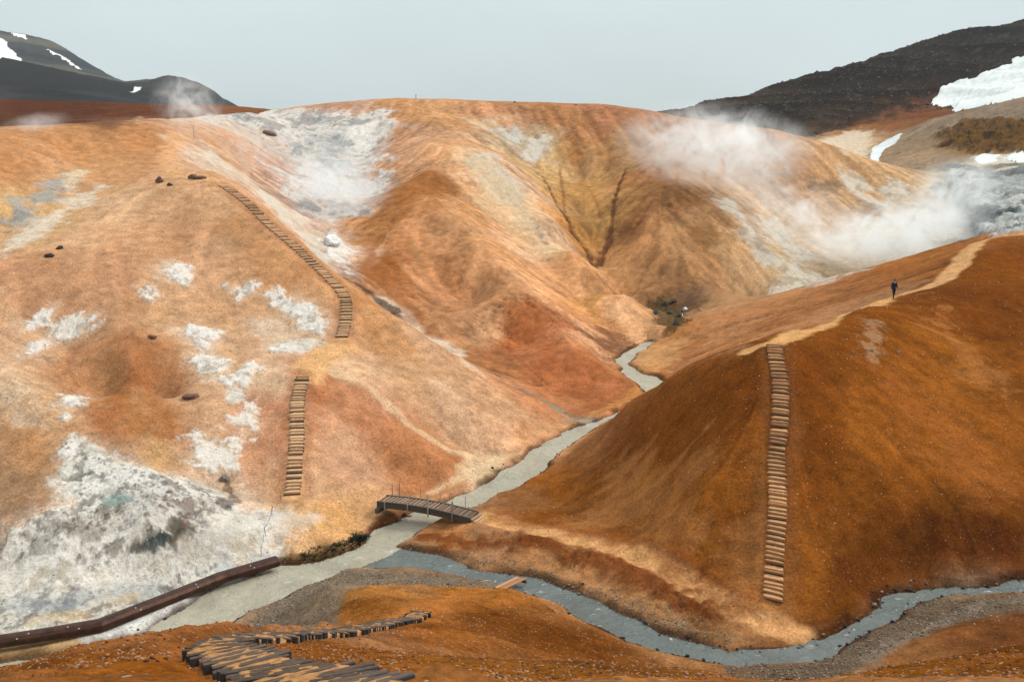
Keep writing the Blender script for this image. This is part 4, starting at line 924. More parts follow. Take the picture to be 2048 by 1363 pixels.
stairway('lower', 35, 1.0, SOILSTEP2, PALEWOOD, 'short wooden stairway on the lower tan slope left of the footbridge', group=GS, bh=.1)
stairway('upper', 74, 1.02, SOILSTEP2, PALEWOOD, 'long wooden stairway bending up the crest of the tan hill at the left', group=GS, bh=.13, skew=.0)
# boardwalk of planks in front: thick sleepers with sand between them
wl_, ln_ = SLINE['near']; rp = line_at(wl_, 0)
root = empty('boardwalk', (rp[0], rp[1], rp[2] + ZOFF)); tag(root, 'sand covered plank boardwalk with black sleeper ends in the foreground', 'boardwalk'); rv = Vector(root.location)
nb = int(ln_ / .33); SANDM = plain_material('loose_sand', (.31, .145, .052), .95, vary=.4, sc=9); prev = None
for k in range(nb):
    t_ = (k + .5 + rng.uniform(-.2, .2)) / nb; p = line_at(wl_, t_); a = line_at(wl_, max(t_ - .02, 0)); c_ = line_at(wl_, min(t_ + .02, 1))
    hd = math.atan2(c_[1] - a[1], c_[0] - a[0]) - math.pi / 2; hb = hd + rng.normal(0, .05)
    w_ = (1.0 if t_ < .45 else .8) * rng.uniform(.93, 1.08); top = p[2] + ZOFF - .02 + rng.normal(0, .008); th = .06 * rng.uniform(.8, 1.3)
    m_ = MB(); m_.box((0, 0, 0), (w_, th, .2), None, .008)
    link('plank', m_.mesh('plank', NEARWOOD), root, Vector((p[0] + rng.normal(0, .025), p[1], top - .1)) - rv, (rng.normal(0, .03), rng.normal(0, .015), hb))
    L_ = ln_ / nb * 1.15 if prev is None else math.hypot(p[0] - prev[0], p[1] - prev[1]) + .02; prev = p; q_w = w_ * rng.uniform(.80, .88) / 2; vs = []; nx = 8
    for iy in range(3):
        for ix in range(nx + 1):
            vs.append((-q_w + 2 * q_w * ix / nx + rng.normal(0, .006), -L_ + (L_ + th * .35) * iy / 2, -.004 + rng.normal(0, .006) - (.03 if ix in (0, nx) else 0)))
    k0 = len(vs); vs += [(x, y, z - .25) for x, y, z in vs[:]]
    fs = [(iy * (nx + 1) + ix, iy * (nx + 1) + ix + 1, (iy + 1) * (nx + 1) + ix + 1, (iy + 1) * (nx + 1) + ix) for iy in range(2) for ix in range(nx)]
    rim = [ix for ix in range(nx + 1)] + [(nx + 1) + nx] + [2 * (nx + 1) + ix for ix in range(nx, -1, -1)] + [nx + 1]
    fs += [(rim[i], rim[i - 1], rim[i - 1] + k0, rim[i] + k0) for i in range(len(rim))]
    m_ = MB(); m_.add(vs, fs); link('sand_tread', m_.mesh('sand_tread', SANDM), root, Vector((p[0], p[1], top)) - rv, (0, 0, hd))

# ------------------------------------------------------------------ footbridge
def W3(u, v, dz=0):
    x, y, z = hit(u, v); return Vector((x, y, z + ZOFF + dz))
def at(u, v, z):
    p, e = ray(u, v); y = (z - ZOFF) / float(e); return Vector((float(p) * y, y, z))
zb = -21.0 + ZOFF + .25
A_ = at(764, 997, zb + .15); B_ = at(948, 1030, zb - .15)
root = empty('footbridge', A_); tag(root, 'narrow wooden footbridge with dark side beams over the milky river', 'bridge')
dv = B_ - A_; Lb = dv.length; X_ = dv.normalized(); Y_ = Vector((-X_.y, X_.x, 0)).normalized(); rotb = math.atan2(dv.y, dv.x)
root.rotation_euler.z = rotb; slope_b = dv.z / Vector((dv.x, dv.y)).length
print('bridge length', Lb)
def bz(s): return slope_b * s + .16 * math.sin(math.pi * min(max(s / Lb, 0), 1))
BW_ = 1.12
for side in (-1, 1):
    m_ = MB(); n_s = 14
    for k in range(n_s):
        s0, s1 = Lb * k / n_s, Lb * (k + 1) / n_s
        m_.bar((s0 - .01, side * (BW_ / 2 + .06), bz(s0) - .17), (s1 + .01, side * (BW_ / 2 + .06), bz(s1) - .17), .10, .36)
    link('side_beam', m_.mesh('side_beam', DARKWOOD_STEPSHADE), root)
    m_ = MB()
    for k in range(n_s):
        s0, s1 = Lb * k / n_s, Lb * (k + 1) / n_s
        m_.bar((s0, side * (BW_ / 2 + .05), bz(s0) + .05), (s1, side * (BW_ / 2 + .05), bz(s1) + .05), .13, .05)
    link('kerb_rail', m_.mesh('kerb_rail', wood_material('grey_rail_wood', (.05, .047, .045), (.14, .125, .11))), root)
PLK = wood_material('bridge_plank_wood', (.10, .055, .035), (.17, .10, .065)); npl = 42
pm = MB(); pm.box((0, 0, 0), (.125, BW_, .035)); pme = pm.mesh('deck_plank', PLK)
for k in range(npl):
    s_ = Lb * (k + .5) / npl; link('deck_plank', pme, root, (s_, 0, bz(s_)), (0, 0, rng.normal(0, .01)))
cl = MB(); cl.box((0, 0, 0), (.028, BW_ * .96, .03)); cme = cl.mesh('tread_cleat', wood_material('pale_cleat_wood', (.26, .17, .11), (.38, .26, .17)))
for k in range(22):
    s_ = Lb * (.05 + .88 * k / 21); link('tread_cleat', cme, root, (s_, 0, bz(s_) + .034), (0, 0, rng.normal(-.05, .03)))
POSTW = wood_material('grey_post_wood', (.16, .14, .12), (.3, .26, .22))
for f_, side, h_, dn in ((.09, -1, .12, .45), (.34, -1, .12, .5), (.56, -1, .95, .5), (.815, -1, .85, .45), (.06, 1, .75, .3), (.14, 1, .95, .3), (.38, 1, .7, .3), (.6, 1, .75, .3), (.86, 1, .75, .3)):
    s_ = Lb * f_; m_ = MB(); m_.bar((s_, side * (BW_ / 2 + .15), bz(s_) - dn), (s_ + rng.normal(0, .03), side * (BW_ / 2 + .15), bz(s_) + h_), .065 if side < 0 else .035)
    link('post', m_.mesh('post', POSTW), root)
for k in range(3):
    m_ = MB(); m_.box((0, 0, 0), (.2, BW_ * 1.12, .06)); link('end_step', m_.mesh('end_step', wood_material('pale_step_wood', (.3, .18, .1), (.45, .29, .17))), root, (Lb + .12 + .22 * k, 0, bz(Lb) - .08 - .09 * k), (0, 0, -.12))
for k, (sx, sy) in enumerate(((.1, 0), (Lb - .1, 0))):
    m_ = MB(); m_.box((0, 0, 0), (.25, BW_ + .7, .3)); link('abutment_sleeper', m_.mesh('abutment_sleeper', DARKWOOD_STEPSHADE), root, (sx, sy, bz(sx) - .5))

# two-plank bridge over the stream
c_ = at(1020, 1166, -21.85 + ZOFF + .35); root = empty('plank_bridge', c_, R(48)); tag(root, 'tiny plank bridge lying across the blue grey stream', 'bridge')
for k in range(3):
    m_ = MB(); m_.bar((-1.0 + .06 * k, (k - 1) * .19, 0), (1.0 - .08 * k, (k - 1) * .19, .02), .17, .045)
    link('plank', m_.mesh('plank', wood_material('orange_plank_wood', (.25, .12, .055), (.4, .2, .1))), root)
for s_ in (-.88, .88):
    m_ = MB(); m_.box((s_, 0, -.10), (.12, .7, .14)); link('bearer', m_.mesh('bearer', DARKWOOD_STEPSHADE), root)

# ------------------------------------------------------------------ rusty metal duct
RUST = plain_material('rusted_steel', (.045, .018, .010), .5, .3, vary=.6, sc=2.2)
zd = -21.95 + ZOFF
dp = [at(-160, 1292, zd), at(0, 1279, zd + .05), at(92, 1265, zd + .08), at(200, 1246, zd + .1), at(330, 1196, zd + .12), at(440, 1152, zd + .16), at(553, 1119, zd + .22)]
root = empty('steel_duct', dp[0]); tag(root, 'long rusty brown steel duct lying across the white mud to the river bank', 'pipe'); rv = Vector(root.location)
prof = [(-.36, -.25), (-.36, .02), (-.26, .16), (-.10, .22), (.10, .22), (.26, .16), (.36, .02), (.36, -.25)]
for k in range(len(dp) - 1):
    a, b = dp[k] - rv, dp[k + 1] - rv; m_ = MB(); vs = []
    for e_, pt in enumerate((a, b)):
        dA = (dp[k + 1] - dp[k]).normalized()
        if e_ == 0 and k > 0: dA = (dA + (dp[k] - dp[k - 1]).normalized()).normalized()
        if e_ == 1 and k < len(dp) - 2: dA = (dA + (dp[k + 2] - dp[k + 1]).normalized()).normalized()
        rt = Vector((dA.y, -dA.x, 0)).normalized()
        vs += [pt + rt * px_ + Vector((0, 0, pz_)) for px_, pz_ in prof]
    n = len(prof); m_.add(vs, [(i, (i + 1) % n, n + (i + 1) % n, n + i) for i in range(n)] + [tuple(range(n - 1, -1, -1)), tuple(range(n, 2 * n))])
    link('duct_section', m_.mesh('duct_section', RUST), root)
    m_ = MB(); d_ = (b - a).normalized(); rt = Vector((d_.y, -d_.x, 0))
    for px_, pz_ in ((-.375, -.02), (.375, -.02)):
        m_.bar(a + rt * px_ + Vector((0, 0, pz_ - .04)), b + rt * px_ + Vector((0, 0, pz_ - .04)), .03, .09)
    link('edge_flange', m_.mesh('edge_flange', RUST), root)
BOLT = plain_material('pale_bolt_metal', (.5, .46, .42), .5, .2)
bmsh = MB(); bmsh.tube([(0, 0, -.02), (0, 0, .02)], .035, 6); bme = bmsh.mesh('bolt', BOLT)
for k in range(len(dp) - 1):
    a, b = dp[k] - rv, dp[k + 1] - rv; L_ = (b - a).length; d_ = (b - a) / L_; rt = Vector((d_.y, -d_.x, 0)); nn = max(1, int(L_ / 2.4))
    for j in range(nn):
        f_ = (j + .5) / nn
        for off, zz in ((.20, .20), (-.20, .20), (.33, .08)):
            link('bolt', bme, root, a + d_ * (L_ * f_ + rng.uniform(-.3, .3)) + rt * off + Vector((0, 0, zz)))

# ------------------------------------------------------------------ boulders
def rock_material(name, c1, c2, moss=None):
    m, nt, b = base_mat(name); ln = nt.links
    tc = nd(nt, 'ShaderNodeTexCoord'); n = nd(nt, 'ShaderNodeTexNoise', Scale=2.5, Detail=7.0, Roughness=.7); ln.new(tc.outputs['Object'], n.inputs['Vector'])
    c = mixc(nt, rng_n(nt, n.outputs[0], .35, .65, 0, 1), c1 + (1,), c2 + (1,))
    if moss:
        g = nd(nt, 'ShaderNodeNewGeometry'); sx = nd(nt, 'ShaderNodeSeparateXYZ'); ln.new(g.outputs['Normal'], sx.inputs[0])
        c = mixc(nt, mathn(nt, 'MULTIPLY', rng_n(nt, sx.outputs['Z'], .3, .8, 0, 1), rng_n(nt, n.outputs[0], .4, .5, 0, .8)), c, moss + (1,))
    ln.new(c, b.inputs['Base Color']); bp = nd(nt, 'ShaderNodeBump', Strength=.7, Distance=.12); ln.new(n.outputs[0], bp.inputs['Height']); ln.new(bp.outputs[0], b.inputs['Normal'])
    return m
RK = dict(brown=rock_material('red_brown_rock', (.09, .045, .03), (.2, .105, .07)), dark=rock_material('dark_rock', (.018, .014, .012), (.06, .04, .03)),
          white=rock_material('white_crusted_rock', (.5, .5, .48), (.72, .72, .70)), grey=rock_material('grey_rock', (.12, .10, .09), (.27, .23, .2)),
          moss=rock_material('mossy_rock', (.03, .03, .028), (.1, .09, .075), (.09, .085, .025)))
def rock_mesh(name, mat, seed, sub=3, rough=.35):
    bm = bmesh.new(); bmesh.ops.create_icosphere(bm, subdivisions=sub, radius=1); rs = random.Random(seed)
    pl = [(Vector((rs.gauss(0, 1), rs.gauss(0, 1), rs.gauss(0, 1))).normalized(), rs.uniform(.55, .9)) for _ in range(11)]
    for v in bm.verts:
        d = v.co.normalized(); r_ = 1.0
        for n, k in pl:
            c = d.dot(n)
            if c > .01: r_ = min(r_, k / c)
        j = float(fbm(np.array([d.x * 3 + seed]), np.array([d.y * 3 + d.z * 2.3]), 3, seed)[0]) - .5
        v.co = d * r_ * (1 + j * rough)
    me = bpy.data.meshes.new(name); bm.to_mesh(me); bm.free(); me.materials.append(mat); return me
RM = {k: [rock_mesh('boulder', m, 3 + i * 7 + len(k), rough=.5) for i in range(3)] for k, m in RK.items()}
def boulder(u, v, w, h, kind, label, group=None, sy=.8, rz=0.0):
    p = W3(u, v); wm = w * p.y / FPX / 2; hm = h * p.y / FPX / 2
    o = link('boulder', random.choice(RM[kind]), None, (p.x, p.y + wm * sy * .5, p.z + hm * .45), (rng.normal(0, .15), rng.normal(0, .15), rz + rng.uniform(-.5, .5)))
    o.scale = (wm, wm * sy, hm * 1.15); tag(o, label, 'rock', group); return o
boulder(386, 358, 22, 13, 'brown', 'rust red boulder left in the pair by the path above the upper stairs')
boulder(402, 358, 20, 11, 'brown', 'rust red boulder right in the pair by the path above the upper stairs')
boulder(319, 366, 17, 17, 'brown', 'tall pinkish brown boulder on the tan crest left of the path')
boulder(339, 372, 12, 9, 'dark', 'small dark boulder just right of the tall pinkish brown one')
boulder(540, 271, 28, 13, 'brown', 'dark brown boulder on the slope left of the white vent bowl')
boulder(97, 514, 20, 12, 'dark', 'dark rock lower of the two on the left pale slope')
boulder(119, 498, 16, 9, 'dark', 'dark rock upper of the two on the left pale slope')
boulder(303, 677, 22, 11, 'brown', 'low brown rock beside the pale crust above the rust red knoll')
boulder(381, 797, 34, 15, 'brown', 'low brown rock outcrop right of the rust red knoll')
boulder(662, 492, 36, 30, 'white', 'white mineral crusted boulder in the gully by the long stairs', sy=1)
boulder(446, 962, 22, 20, 'grey', 'grey rock at the right rim of the white basin')
boulder(832, 1008, 13, 13, 'grey', 'pale brown boulder under the footbridge by the left bank')
boulder(808, 1033, 12, 11, 'dark', 'dark grey boulder at the water edge below the footbridge')
boulder(818, 1036, 14, 10, 'brown', 'brown boulder touching the dark grey one below the footbridge')
boulder(798, 1042, 10, 7, 'brown', 'flat brown boulder lowest of the rocks below the footbridge')
boulder(878, 1133, 16, 9, 'brown', 'brown boulder standing in the stream above the plank bridge')
boulder(873, 1141, 9, 5, 'brown', 'small brown stone just left of the boulder in the stream')
for k, (u, v, w, h, kd, lb) in enumerate([(1312, 628, 12, 16, 'moss', 'upright dark mossy rock leftmost of the ravine outcrop'), (1330, 612, 14, 18, 'moss', 'mossy rock near the top left of the ravine outcrop'),
        (1345, 606, 20, 9, 'dark', 'dark flat rock capping the ravine outcrop'), (1358, 634, 13, 15, 'moss', 'mossy rock with dark cracks in the middle of the ravine outcrop'),
        (1352, 650, 12, 18, 'moss', 'steep mossy rock lowest of the ravine outcrop'), (1362, 632, 9, 9, 'white', 'small white rock in the middle of the ravine outcrop'),
        (1371, 621, 12, 9, 'white', 'white rock at the right end of the ravine outcrop'), (1340, 628, 16, 12, 'moss', 'low mossy rock between the ravine rocks')]):
    boulder(u, v, w, h, kd, lb, 'rocks in the ravine behind the river bend')
for k, (u, v, w, h, lb) in enumerate([(1272, 752, 9, 7, 'dark rock on the gravel spit at the river bend'), (1283, 762, 8, 5, 'smaller dark rock downstream on the gravel spit'),
        (1743, 702, 9, 7, 'grey rock below the pale scar on the rust hill'), (1752, 712, 7, 5, 'small grey rock lower right under the pale scar on the rust hill'),
        (1768, 710, 6, 8, 'narrow grey rock right of the pale scar'), (1706, 708, 6, 9, 'narrow grey rock left of the pale scar'), (1797, 706, 10, 7, 'grey rock farthest right of the pale scar')]):
    boulder(u, v, w, h, 'dark' if k < 2 else 'grey', lb)
for k, (u, v, w, h, lb) in enumerate([(1145, 1208, 12, 7, 'pinkish boulder beside the rapids of the stream'), (1160, 1202, 10, 7, 'pale boulder right of the pinkish one by the rapids'), (1178, 1206, 9, 6, 'rounded stone right of the rapids'),
        (1232, 1252, 9, 5, 'brown stone in the stream below the rapids'), (1700, 1300, 9, 6, 'pale stone on the gravel bar at the lower right')]):
    boulder(u, v, w, h, 'grey' if k != 3 else 'brown', lb)

# loose stones: too many to count, one mesh for each kind of ground
def scatter(name, label, mat, cand, n, s0, s1, pw=2.2, seed=1, sink=.25):
    rg = np.random.default_rng(seed); xs, ys = cand(rg, n); n = len(xs)
    zs = H(xs, ys) + ZOFF; sz = s0 + (s1 - s0) * rg.random(n) ** pw
    t_ = (1 + 5 ** .5) / 2
    ico = np.array([(-1, t_, 0), (1, t_, 0), (-1, -t_, 0), (1, -t_, 0), (0, -1, t_), (0, 1, t_), (0, -1, -t_), (0, 1, -t_), (t_, 0, -1), (t_, 0, 1), (-t_, 0, -1), (-t_, 0, 1)]) / 1.902
    fc = np.array([(0,11,5),(0,5,1),(0,1,7),(0,7,10),(0,10,11),(1,5,9),(5,11,4),(11,10,2),(10,7,6),(7,1,8),(3,9,4),(3,4,2),(3,2,6),(3,6,8),(3,8,9),(4,9,5),(2,4,11),(6,2,10),(8,6,7),(9,8,1)])
    V_ = ico[None] * (1 + rg.uniform(-.28, .28, (n, 12, 1))) * (sz[:, None, None] * np.stack([np.ones(n), rg.uniform(.55, 1, n), rg.uniform(.4, .8, n)], 1)[:, None, :])
    a = rg.random(n) * 6.283; ca, sa = np.cos(a)[:, None], np.sin(a)[:, None]
    X = V_[..., 0] * ca - V_[..., 1] * sa; Y = V_[..., 0] * sa + V_[..., 1] * ca
    P_ = np.stack([X + xs[:, None], Y + ys[:, None], V_[..., 2] + (zs + sz * sink)[:, None]], -1).reshape(-1, 3)
    F_ = (fc[None] + 12 * np.arange(n)[:, None, None]).reshape(-1, 3)
    me = bpy.data.meshes.new(name); me.vertices.add(len(P_)); me.vertices.foreach_set('co', P_.astype(np.float32).ravel())
    me.loops.add(F_.size); me.loops.foreach_set('vertex_index', F_.astype(np.int32).ravel())
    me.polygons.add(len(F_)); me.polygons.foreach_set('loop_start', np.arange(0, F_.size, 3, dtype=np.int32)); me.update(calc_edges=True)
    ca_ = me.color_attributes.new('Tone', 'BYTE_COLOR', 'POINT'); tn = np.ones((n, 12, 4), np.float32); tn[..., :3] = rg.random((n, 1, 1)); ca_.data.foreach_set('color', tn.ravel())
    me.materials.append(mat); o = bpy.data.objects.new(name, me); col.objects.link(o); tag(o, label, kind='stuff'); return o
def stone_material(name, dark, mid, lite):
    m, nt, b = base_mat(name); a = nd(nt, 'ShaderNodeAttribute', attribute_name='Tone'); r_ = nd(nt, 'ShaderNodeValToRGB')
    e = r_.color_ramp.elements; e[0].color = dark + (1,); e[0].position = .1; e[1].color = lite + (1,); e[1].position = .97
    e2 = e.new(.55); e2.color = mid + (1,); nt.links.new(a.outputs['Color'], r_.inputs[0]); nt.links.new(r_.outputs[0], b.inputs['Base Color']); return m
def in_field(F, lo, y0, y1, pr=(-.57, .57)):
    """random points where the ground field F is above lo, evenly spread over the ground"""
    def f(rg, n):
        xs = np.zeros(0); ys = np.zeros(0)
        for _ in range(40):
            y = np.exp(rg.uniform(math.log(y0), math.log(y1), n * 4)); p = rg.uniform(pr[0], pr[1], n * 4); fi, fj = grid_idx(p, np.log(y))
            ok = samp(F, fi, fj) > lo; xs = np.append(xs, (p * y)[ok]); ys = np.append(ys, y[ok])
            if len(xs) >= n: break
        return xs[:n], ys[:n]
    return f
FG = (REG == REGS.index('F')).astype(float)
scatter('gravel', 'loose rust brown gravel on the near slope', stone_material('rust_gravel', (.06, .022, .008), (.22, .09, .035), (.32, .16, .085)), in_field(FG, .5, 9, 48), 22000, .008, .035, 3, 1)
BARS = ((GRAV > .3) & (SD > -.15) & (REG != REGS.index('F'))).astype(float)
scatter('gravel', 'grey river gravel on the bars beside the water', stone_material('river_gravel', (.06, .045, .035), (.15, .115, .085), (.26, .21, .165)), in_field(BARS, .5, 38, 62), 9000, .015, .065, 4, 2)
SHAL = ((SD < .15) & (SD > -1.3) & (WL > -21.95) & (Yg < 52)).astype(float)
scatter('stream_stones', 'dark stones poking out of the shallow stream', stone_material('wet_stones', (.012, .01, .009), (.05, .036, .028), (.2, .17, .15)), in_field(SHAL, .5, 38, 52), 900, .04, .14, 3, 3, .45)
EDGE = ((SD < .5) & (SD > -.35) & (Yg > 45)).astype(float)
scatter('bank_stones', 'brown stones along the edges of the river', stone_material('bank_stones', (.02, .014, .01), (.09, .055, .035), (.25, .2, .16)), in_field(EDGE, .5, 45, 110), 900, .03, .12, 5, 4, .35)
RH = ((REG == REGS.index('R')) & (SD > 1)).astype(float)
scatter('gravel', 'scattered pale and dark pebbles on the rust brown hill', stone_material('hill_pebbles', (.05, .022, .01), (.2, .1, .05), (.5, .38, .28)), in_field(RH, .5, 42, 110), 9000, .012, .045, 4, 5)
LH = (((REG == REGS.index('L')) | (REG == REGS.index('V'))) & (SD > .6)).astype(float)
scatter('gravel', 'scattered brown pebbles on the tan hill and valley floor', stone_material('tan_pebbles', (.08, .04, .025), (.25, .15, .09), (.5, .42, .34)), in_field(LH, .5, 42, 120), 5000, .015, .055, 4, 6)
DM = (REG == REGS.index('D')).astype(float)
scatter('scree', 'dark lava rubble on the rocky mountain', stone_material('lava_rubble', (.012, .010, .009), (.036, .031, .028), (.10, .088, .078)), in_field(DM, .5, 310, 470, (.18, .6)), 9000, .15, .6, 4, 7)
# dark plants along the river bank
def tufts(name, label, line, n, w, s0, s1, mat, seed):
    rg = np.random.default_rng(seed); wp = hits(line); V_ = []; F_ = []
    for k in range(n):
        t_ = rg.random() * (len(wp) - 1); i = min(int(t_), len(wp) - 2); p = wp[i] + (wp[i + 1] - wp[i]) * (t_ - i)
        x = p[0] + rg.normal(0, w); y = p[1] + rg.normal(0, w); z = h1(x, y) + ZOFF; s = rg.uniform(s0, s1)
        for b in range(14):
            a = rg.random() * 6.283; l = s * rg.uniform(.6, 1.2); le = rg.uniform(.3, 1.0); wd = s * .16; q = len(V_)
            bx, by = x + math.cos(a) * s * .25, y + math.sin(a) * s * .25
            V_ += [(bx - math.sin(a) * wd, by + math.cos(a) * wd, z - .02), (bx + math.sin(a) * wd, by - math.cos(a) * wd, z - .02), (bx + math.cos(a) * l * le, by + math.sin(a) * l * le, z + l * rg.uniform(.5, .9))]
            F_.append((q, q + 1, q + 2))
    me = bpy.data.meshes.new(name); me.from_pydata(V_, [], F_); me.materials.append(mat); o = bpy.data.objects.new(name, me); col.objects.link(o); tag(o, label, kind='stuff')
tufts('bank_plants', 'low dark olive plants along the left river bank', [(600, 1120), (650, 1107), (700, 1092), (730, 1078)], 260, .3, .06, .2, plain_material('olive_plants', (.05, .045, .015), vary=.6, sc=3), 5)
tufts('bank_plants', 'clump of black green plants at the bend of the left river bank', [(712, 1082), (740, 1076)], 70, .2, .12, .28, plain_material('dark_plants', (.012, .013, .009), vary=.5, sc=3), 6)
tufts('bank_plants', 'thin yellow green moss on the right river bank above the footbridge', [(960, 1008), (1010, 975), (1050, 948)], 260, .35, .05, .12, plain_material('yellow_moss', (.14, .11, .03), vary=.4, sc=3), 7)

# ------------------------------------------------------------------ stakes, rope, poles
STK = plain_material('thin_metal_stake', (.12, .1, .085), .6)
def stake(u, v, hpx, label, lean=.0, r_=.018):
    p = W3(u, v); h = hpx * p.y / FPX; root = empty('stake', p); tag(root, label, 'stake')
    m_ = MB(); m_.tube([(0, 0, -.2), (lean * h, 0, h)], r_, 6); link('rod', m_.mesh('rod', STK), root)
    m_ = MB(); m_.tube([(lean * h, 0, h - .04), (lean * h, 0, h + .01)], r_ * 2.0, 6); link('rope_eye', m_.mesh('rope_eye', STK), root); return p + Vector((lean * h, 0, h - .02))
ta = stake(543, 1030, 20, 'thin stake nearest the foot of the lower stairs', .12); tb = stake(533, 1072, 20, 'thin leaning stake halfway between the stairs and the duct', -.18); tc_ = stake(522, 1112, 22, 'thin stake beside the end of the rusty duct', .05)
td = stake(560, 1000, 8, 'short stake at the bottom board of the lower stairs', .2)
for a, b, lb in ((ta, tb, 'thin rope sagging between the stakes below the stairs'), (tb, tc_, 'thin rope running down from the leaning stake to the duct'), (td, ta, 'short rope from the bottom stair board to the first stake')):
    m_ = MB(); m_.tube([a + (b - a) * t_ - Vector((0, 0, .25 * 4 * t_ * (1 - t_))) for t_ in np.linspace(0, 1, 9)], .012, 5)
    tag(link('rope', m_.mesh('rope', STK)), lb, 'rope')
stake(388, 276, 24, 'upright marker stake on the hilltop path under the small steam plume', 0, .04)
stake(832, 199, 9, 'tiny marker pole on the skyline of the middle ridge', 0, .06)
boulder(1152, 210, 6, 3, 'brown', 'small stone on the skyline of the middle ridge'); boulder(1028, 205, 8, 3, 'dark', 'flat dark stone on the skyline of the middle ridge')

# ------------------------------------------------------------------ the walker
def skin_body(name, pts, edges, radii, mat, parent, sub=2, root_i=0):
    me = bpy.data.meshes.new(name); me.from_pydata(pts, edges, []); me.materials.append(mat)
    o = bpy.data.objects.new(name, me); col.objects.link(o); o.parent = parent
    md = o.modifiers.new('skin', 'SKIN'); md.use_smooth_shade = True
    for i, r_ in enumerate(radii):
        r_ = (r_, r_) if not isinstance(r_, tuple) else r_
        me.skin_vertices[0].data[i].radius = r_; me.skin_vertices[0].data[i].use_root = (i == root_i)
    s_ = o.modifiers.new('sub', 'SUBSURF'); s_.levels = sub; s_.render_levels = sub
    return o
pw_ = W3(1787, 597); root = empty('person', pw_, R(8)); tag(root, 'person in dark jacket, trousers and hat walking down the ridge path', 'person')
CLOTH = plain_material('dark_trousers', (.012, .012, .014), .9); JACK = plain_material('navy_jacket', (.008, .011, .022), .85); SKINM = plain_material('skin', (.45, .26, .19), .6, vary=.08)
hgt = 38.4 * pw_.y / FPX; S = hgt / 1.75; print('person', hgt, pw_.y)
# body faces the camera (-Y); left foot forward
bp_ = [(0, 0, .95), (0, 0, 1.12), (0, .01, 1.32), (0, .01, 1.45), (0, 0, 1.54), (0, -.01, 1.62), (0, -.01, 1.71),
       (-.17, .01, 1.42), (-.235, .03, 1.16), (-.25, -.03, .93), (-.25, -.05, .84),
       (.17, .01, 1.42), (.24, .0, 1.16), (.25, -.10, .95), (.25, -.13, .86),
       (-.09, 0, .88), (-.08, -.06, .50), (-.06, -.10, .10), (-.06, -.19, .04),
       (.09, 0, .88), (.075, .02, .50), (.04, .16, .12), (.04, .10, .05)]
be_ = [(0,1),(1,2),(2,3),(3,4),(4,5),(5,6),(3,7),(7,8),(8,9),(9,10),(3,11),(11,12),(12,13),(13,14),(0,15),(15,16),(16,17),(17,18),(0,19),(19,20),(20,21),(21,22)]
br_ = [(.15,.11),(.14,.10),(.15,.11),(.11,.09),.055,.078,.06,.065,.05,.04,.035,.065,.05,.04,.035,.095,.065,.045,.04,.095,.065,.045,.04]
body = skin_body('body', [tuple(Vector(p) * S) for p in bp_], be_, [tuple(x * S for x in r_) if isinstance(r_, tuple) else r_ * S for r_ in br_], CLOTH, root)
jk = [(0, .0, .80), (0, 0, 1.0), (0, 0, 1.15), (0, .01, 1.32), (0, .01, 1.46), (-.18, .01, 1.42), (-.245, .03, 1.16), (-.255, -.025, .95), (.18, .01, 1.42), (.25, .0, 1.16), (.258, -.09, .97)]
jr = [(.20,.15),(.18,.14),(.165,.13),(.175,.13),(.10,.085),.085,.07,.055,.085,.07,.055]
skin_body('jacket', [tuple(Vector(p) * S) for p in jk], [(0,1),(1,2),(2,3),(3,4),(3,5),(5,6),(6,7),(3,8),(8,9),(9,10)], [tuple(x * S for x in r_) if isinstance(r_, tuple) else r_ * S for r_ in jr], JACK, root, root_i=2)
def ball(name, c, r_, mat, par, n=3):
    bm = bmesh.new(); bmesh.ops.create_icosphere(bm, subdivisions=n, radius=1)
    for v in bm.verts: v.co = Vector((v.co.x * r_[0], v.co.y * r_[1], v.co.z * r_[2]))
    me = bpy.data.meshes.new(name); bm.to_mesh(me); bm.free(); me.materials.append(mat); me.polygons.foreach_set('use_smooth', [True] * len(me.polygons)); return link(name, me, par, Vector(c))
hd_ = ball('face', (0, -.03 * S, 1.615 * S), (.075 * S, .085 * S, .105 * S), SKINM, root)
ball('nose', (0, -.085 * S, .0), (.014 * S, .02 * S, .022 * S), SKINM, hd_, 1)
for sx in (-1, 1): ball('eye', (sx * .03 * S, -.078 * S, .025 * S), (.012 * S, .01 * S, .008 * S), CLOTH, hd_, 1)
ball('mouth', (0, -.08 * S, -.045 * S), (.024 * S, .008 * S, .007 * S), plain_material('lips', (.25, .1, .09), .6), hd_, 1)
hat = ball('hat', (0, .0, 1.67 * S), (.092 * S, .105 * S, .095 * S), JACK, root)
m_ = MB(); m_.tube([(0, -.005 * S, 1.655 * S), (0, -.005 * S, 1.672 * S)], .125 * S, 20, .105 * S); link('hat_brim', m_.mesh('hat_brim', JACK), root)
ball('scarf', (0, -.015 * S, 1.50 * S), (.085 * S, .085 * S, .05 * S), plain_material('pale_scarf', (.5, .48, .46), .9), root)
BOOT = plain_material('brown_boot', (.03, .015, .01), .6)
for sx, yy, zz, rx in ((-.06, -.12, .045, 0), (.04, .14, .06, .5)):
    b_ = ball('boot', (sx * S, yy * S, zz * S), (.05 * S, .13 * S, .055 * S), BOOT, root, 2); b_.rotation_euler.x = rx
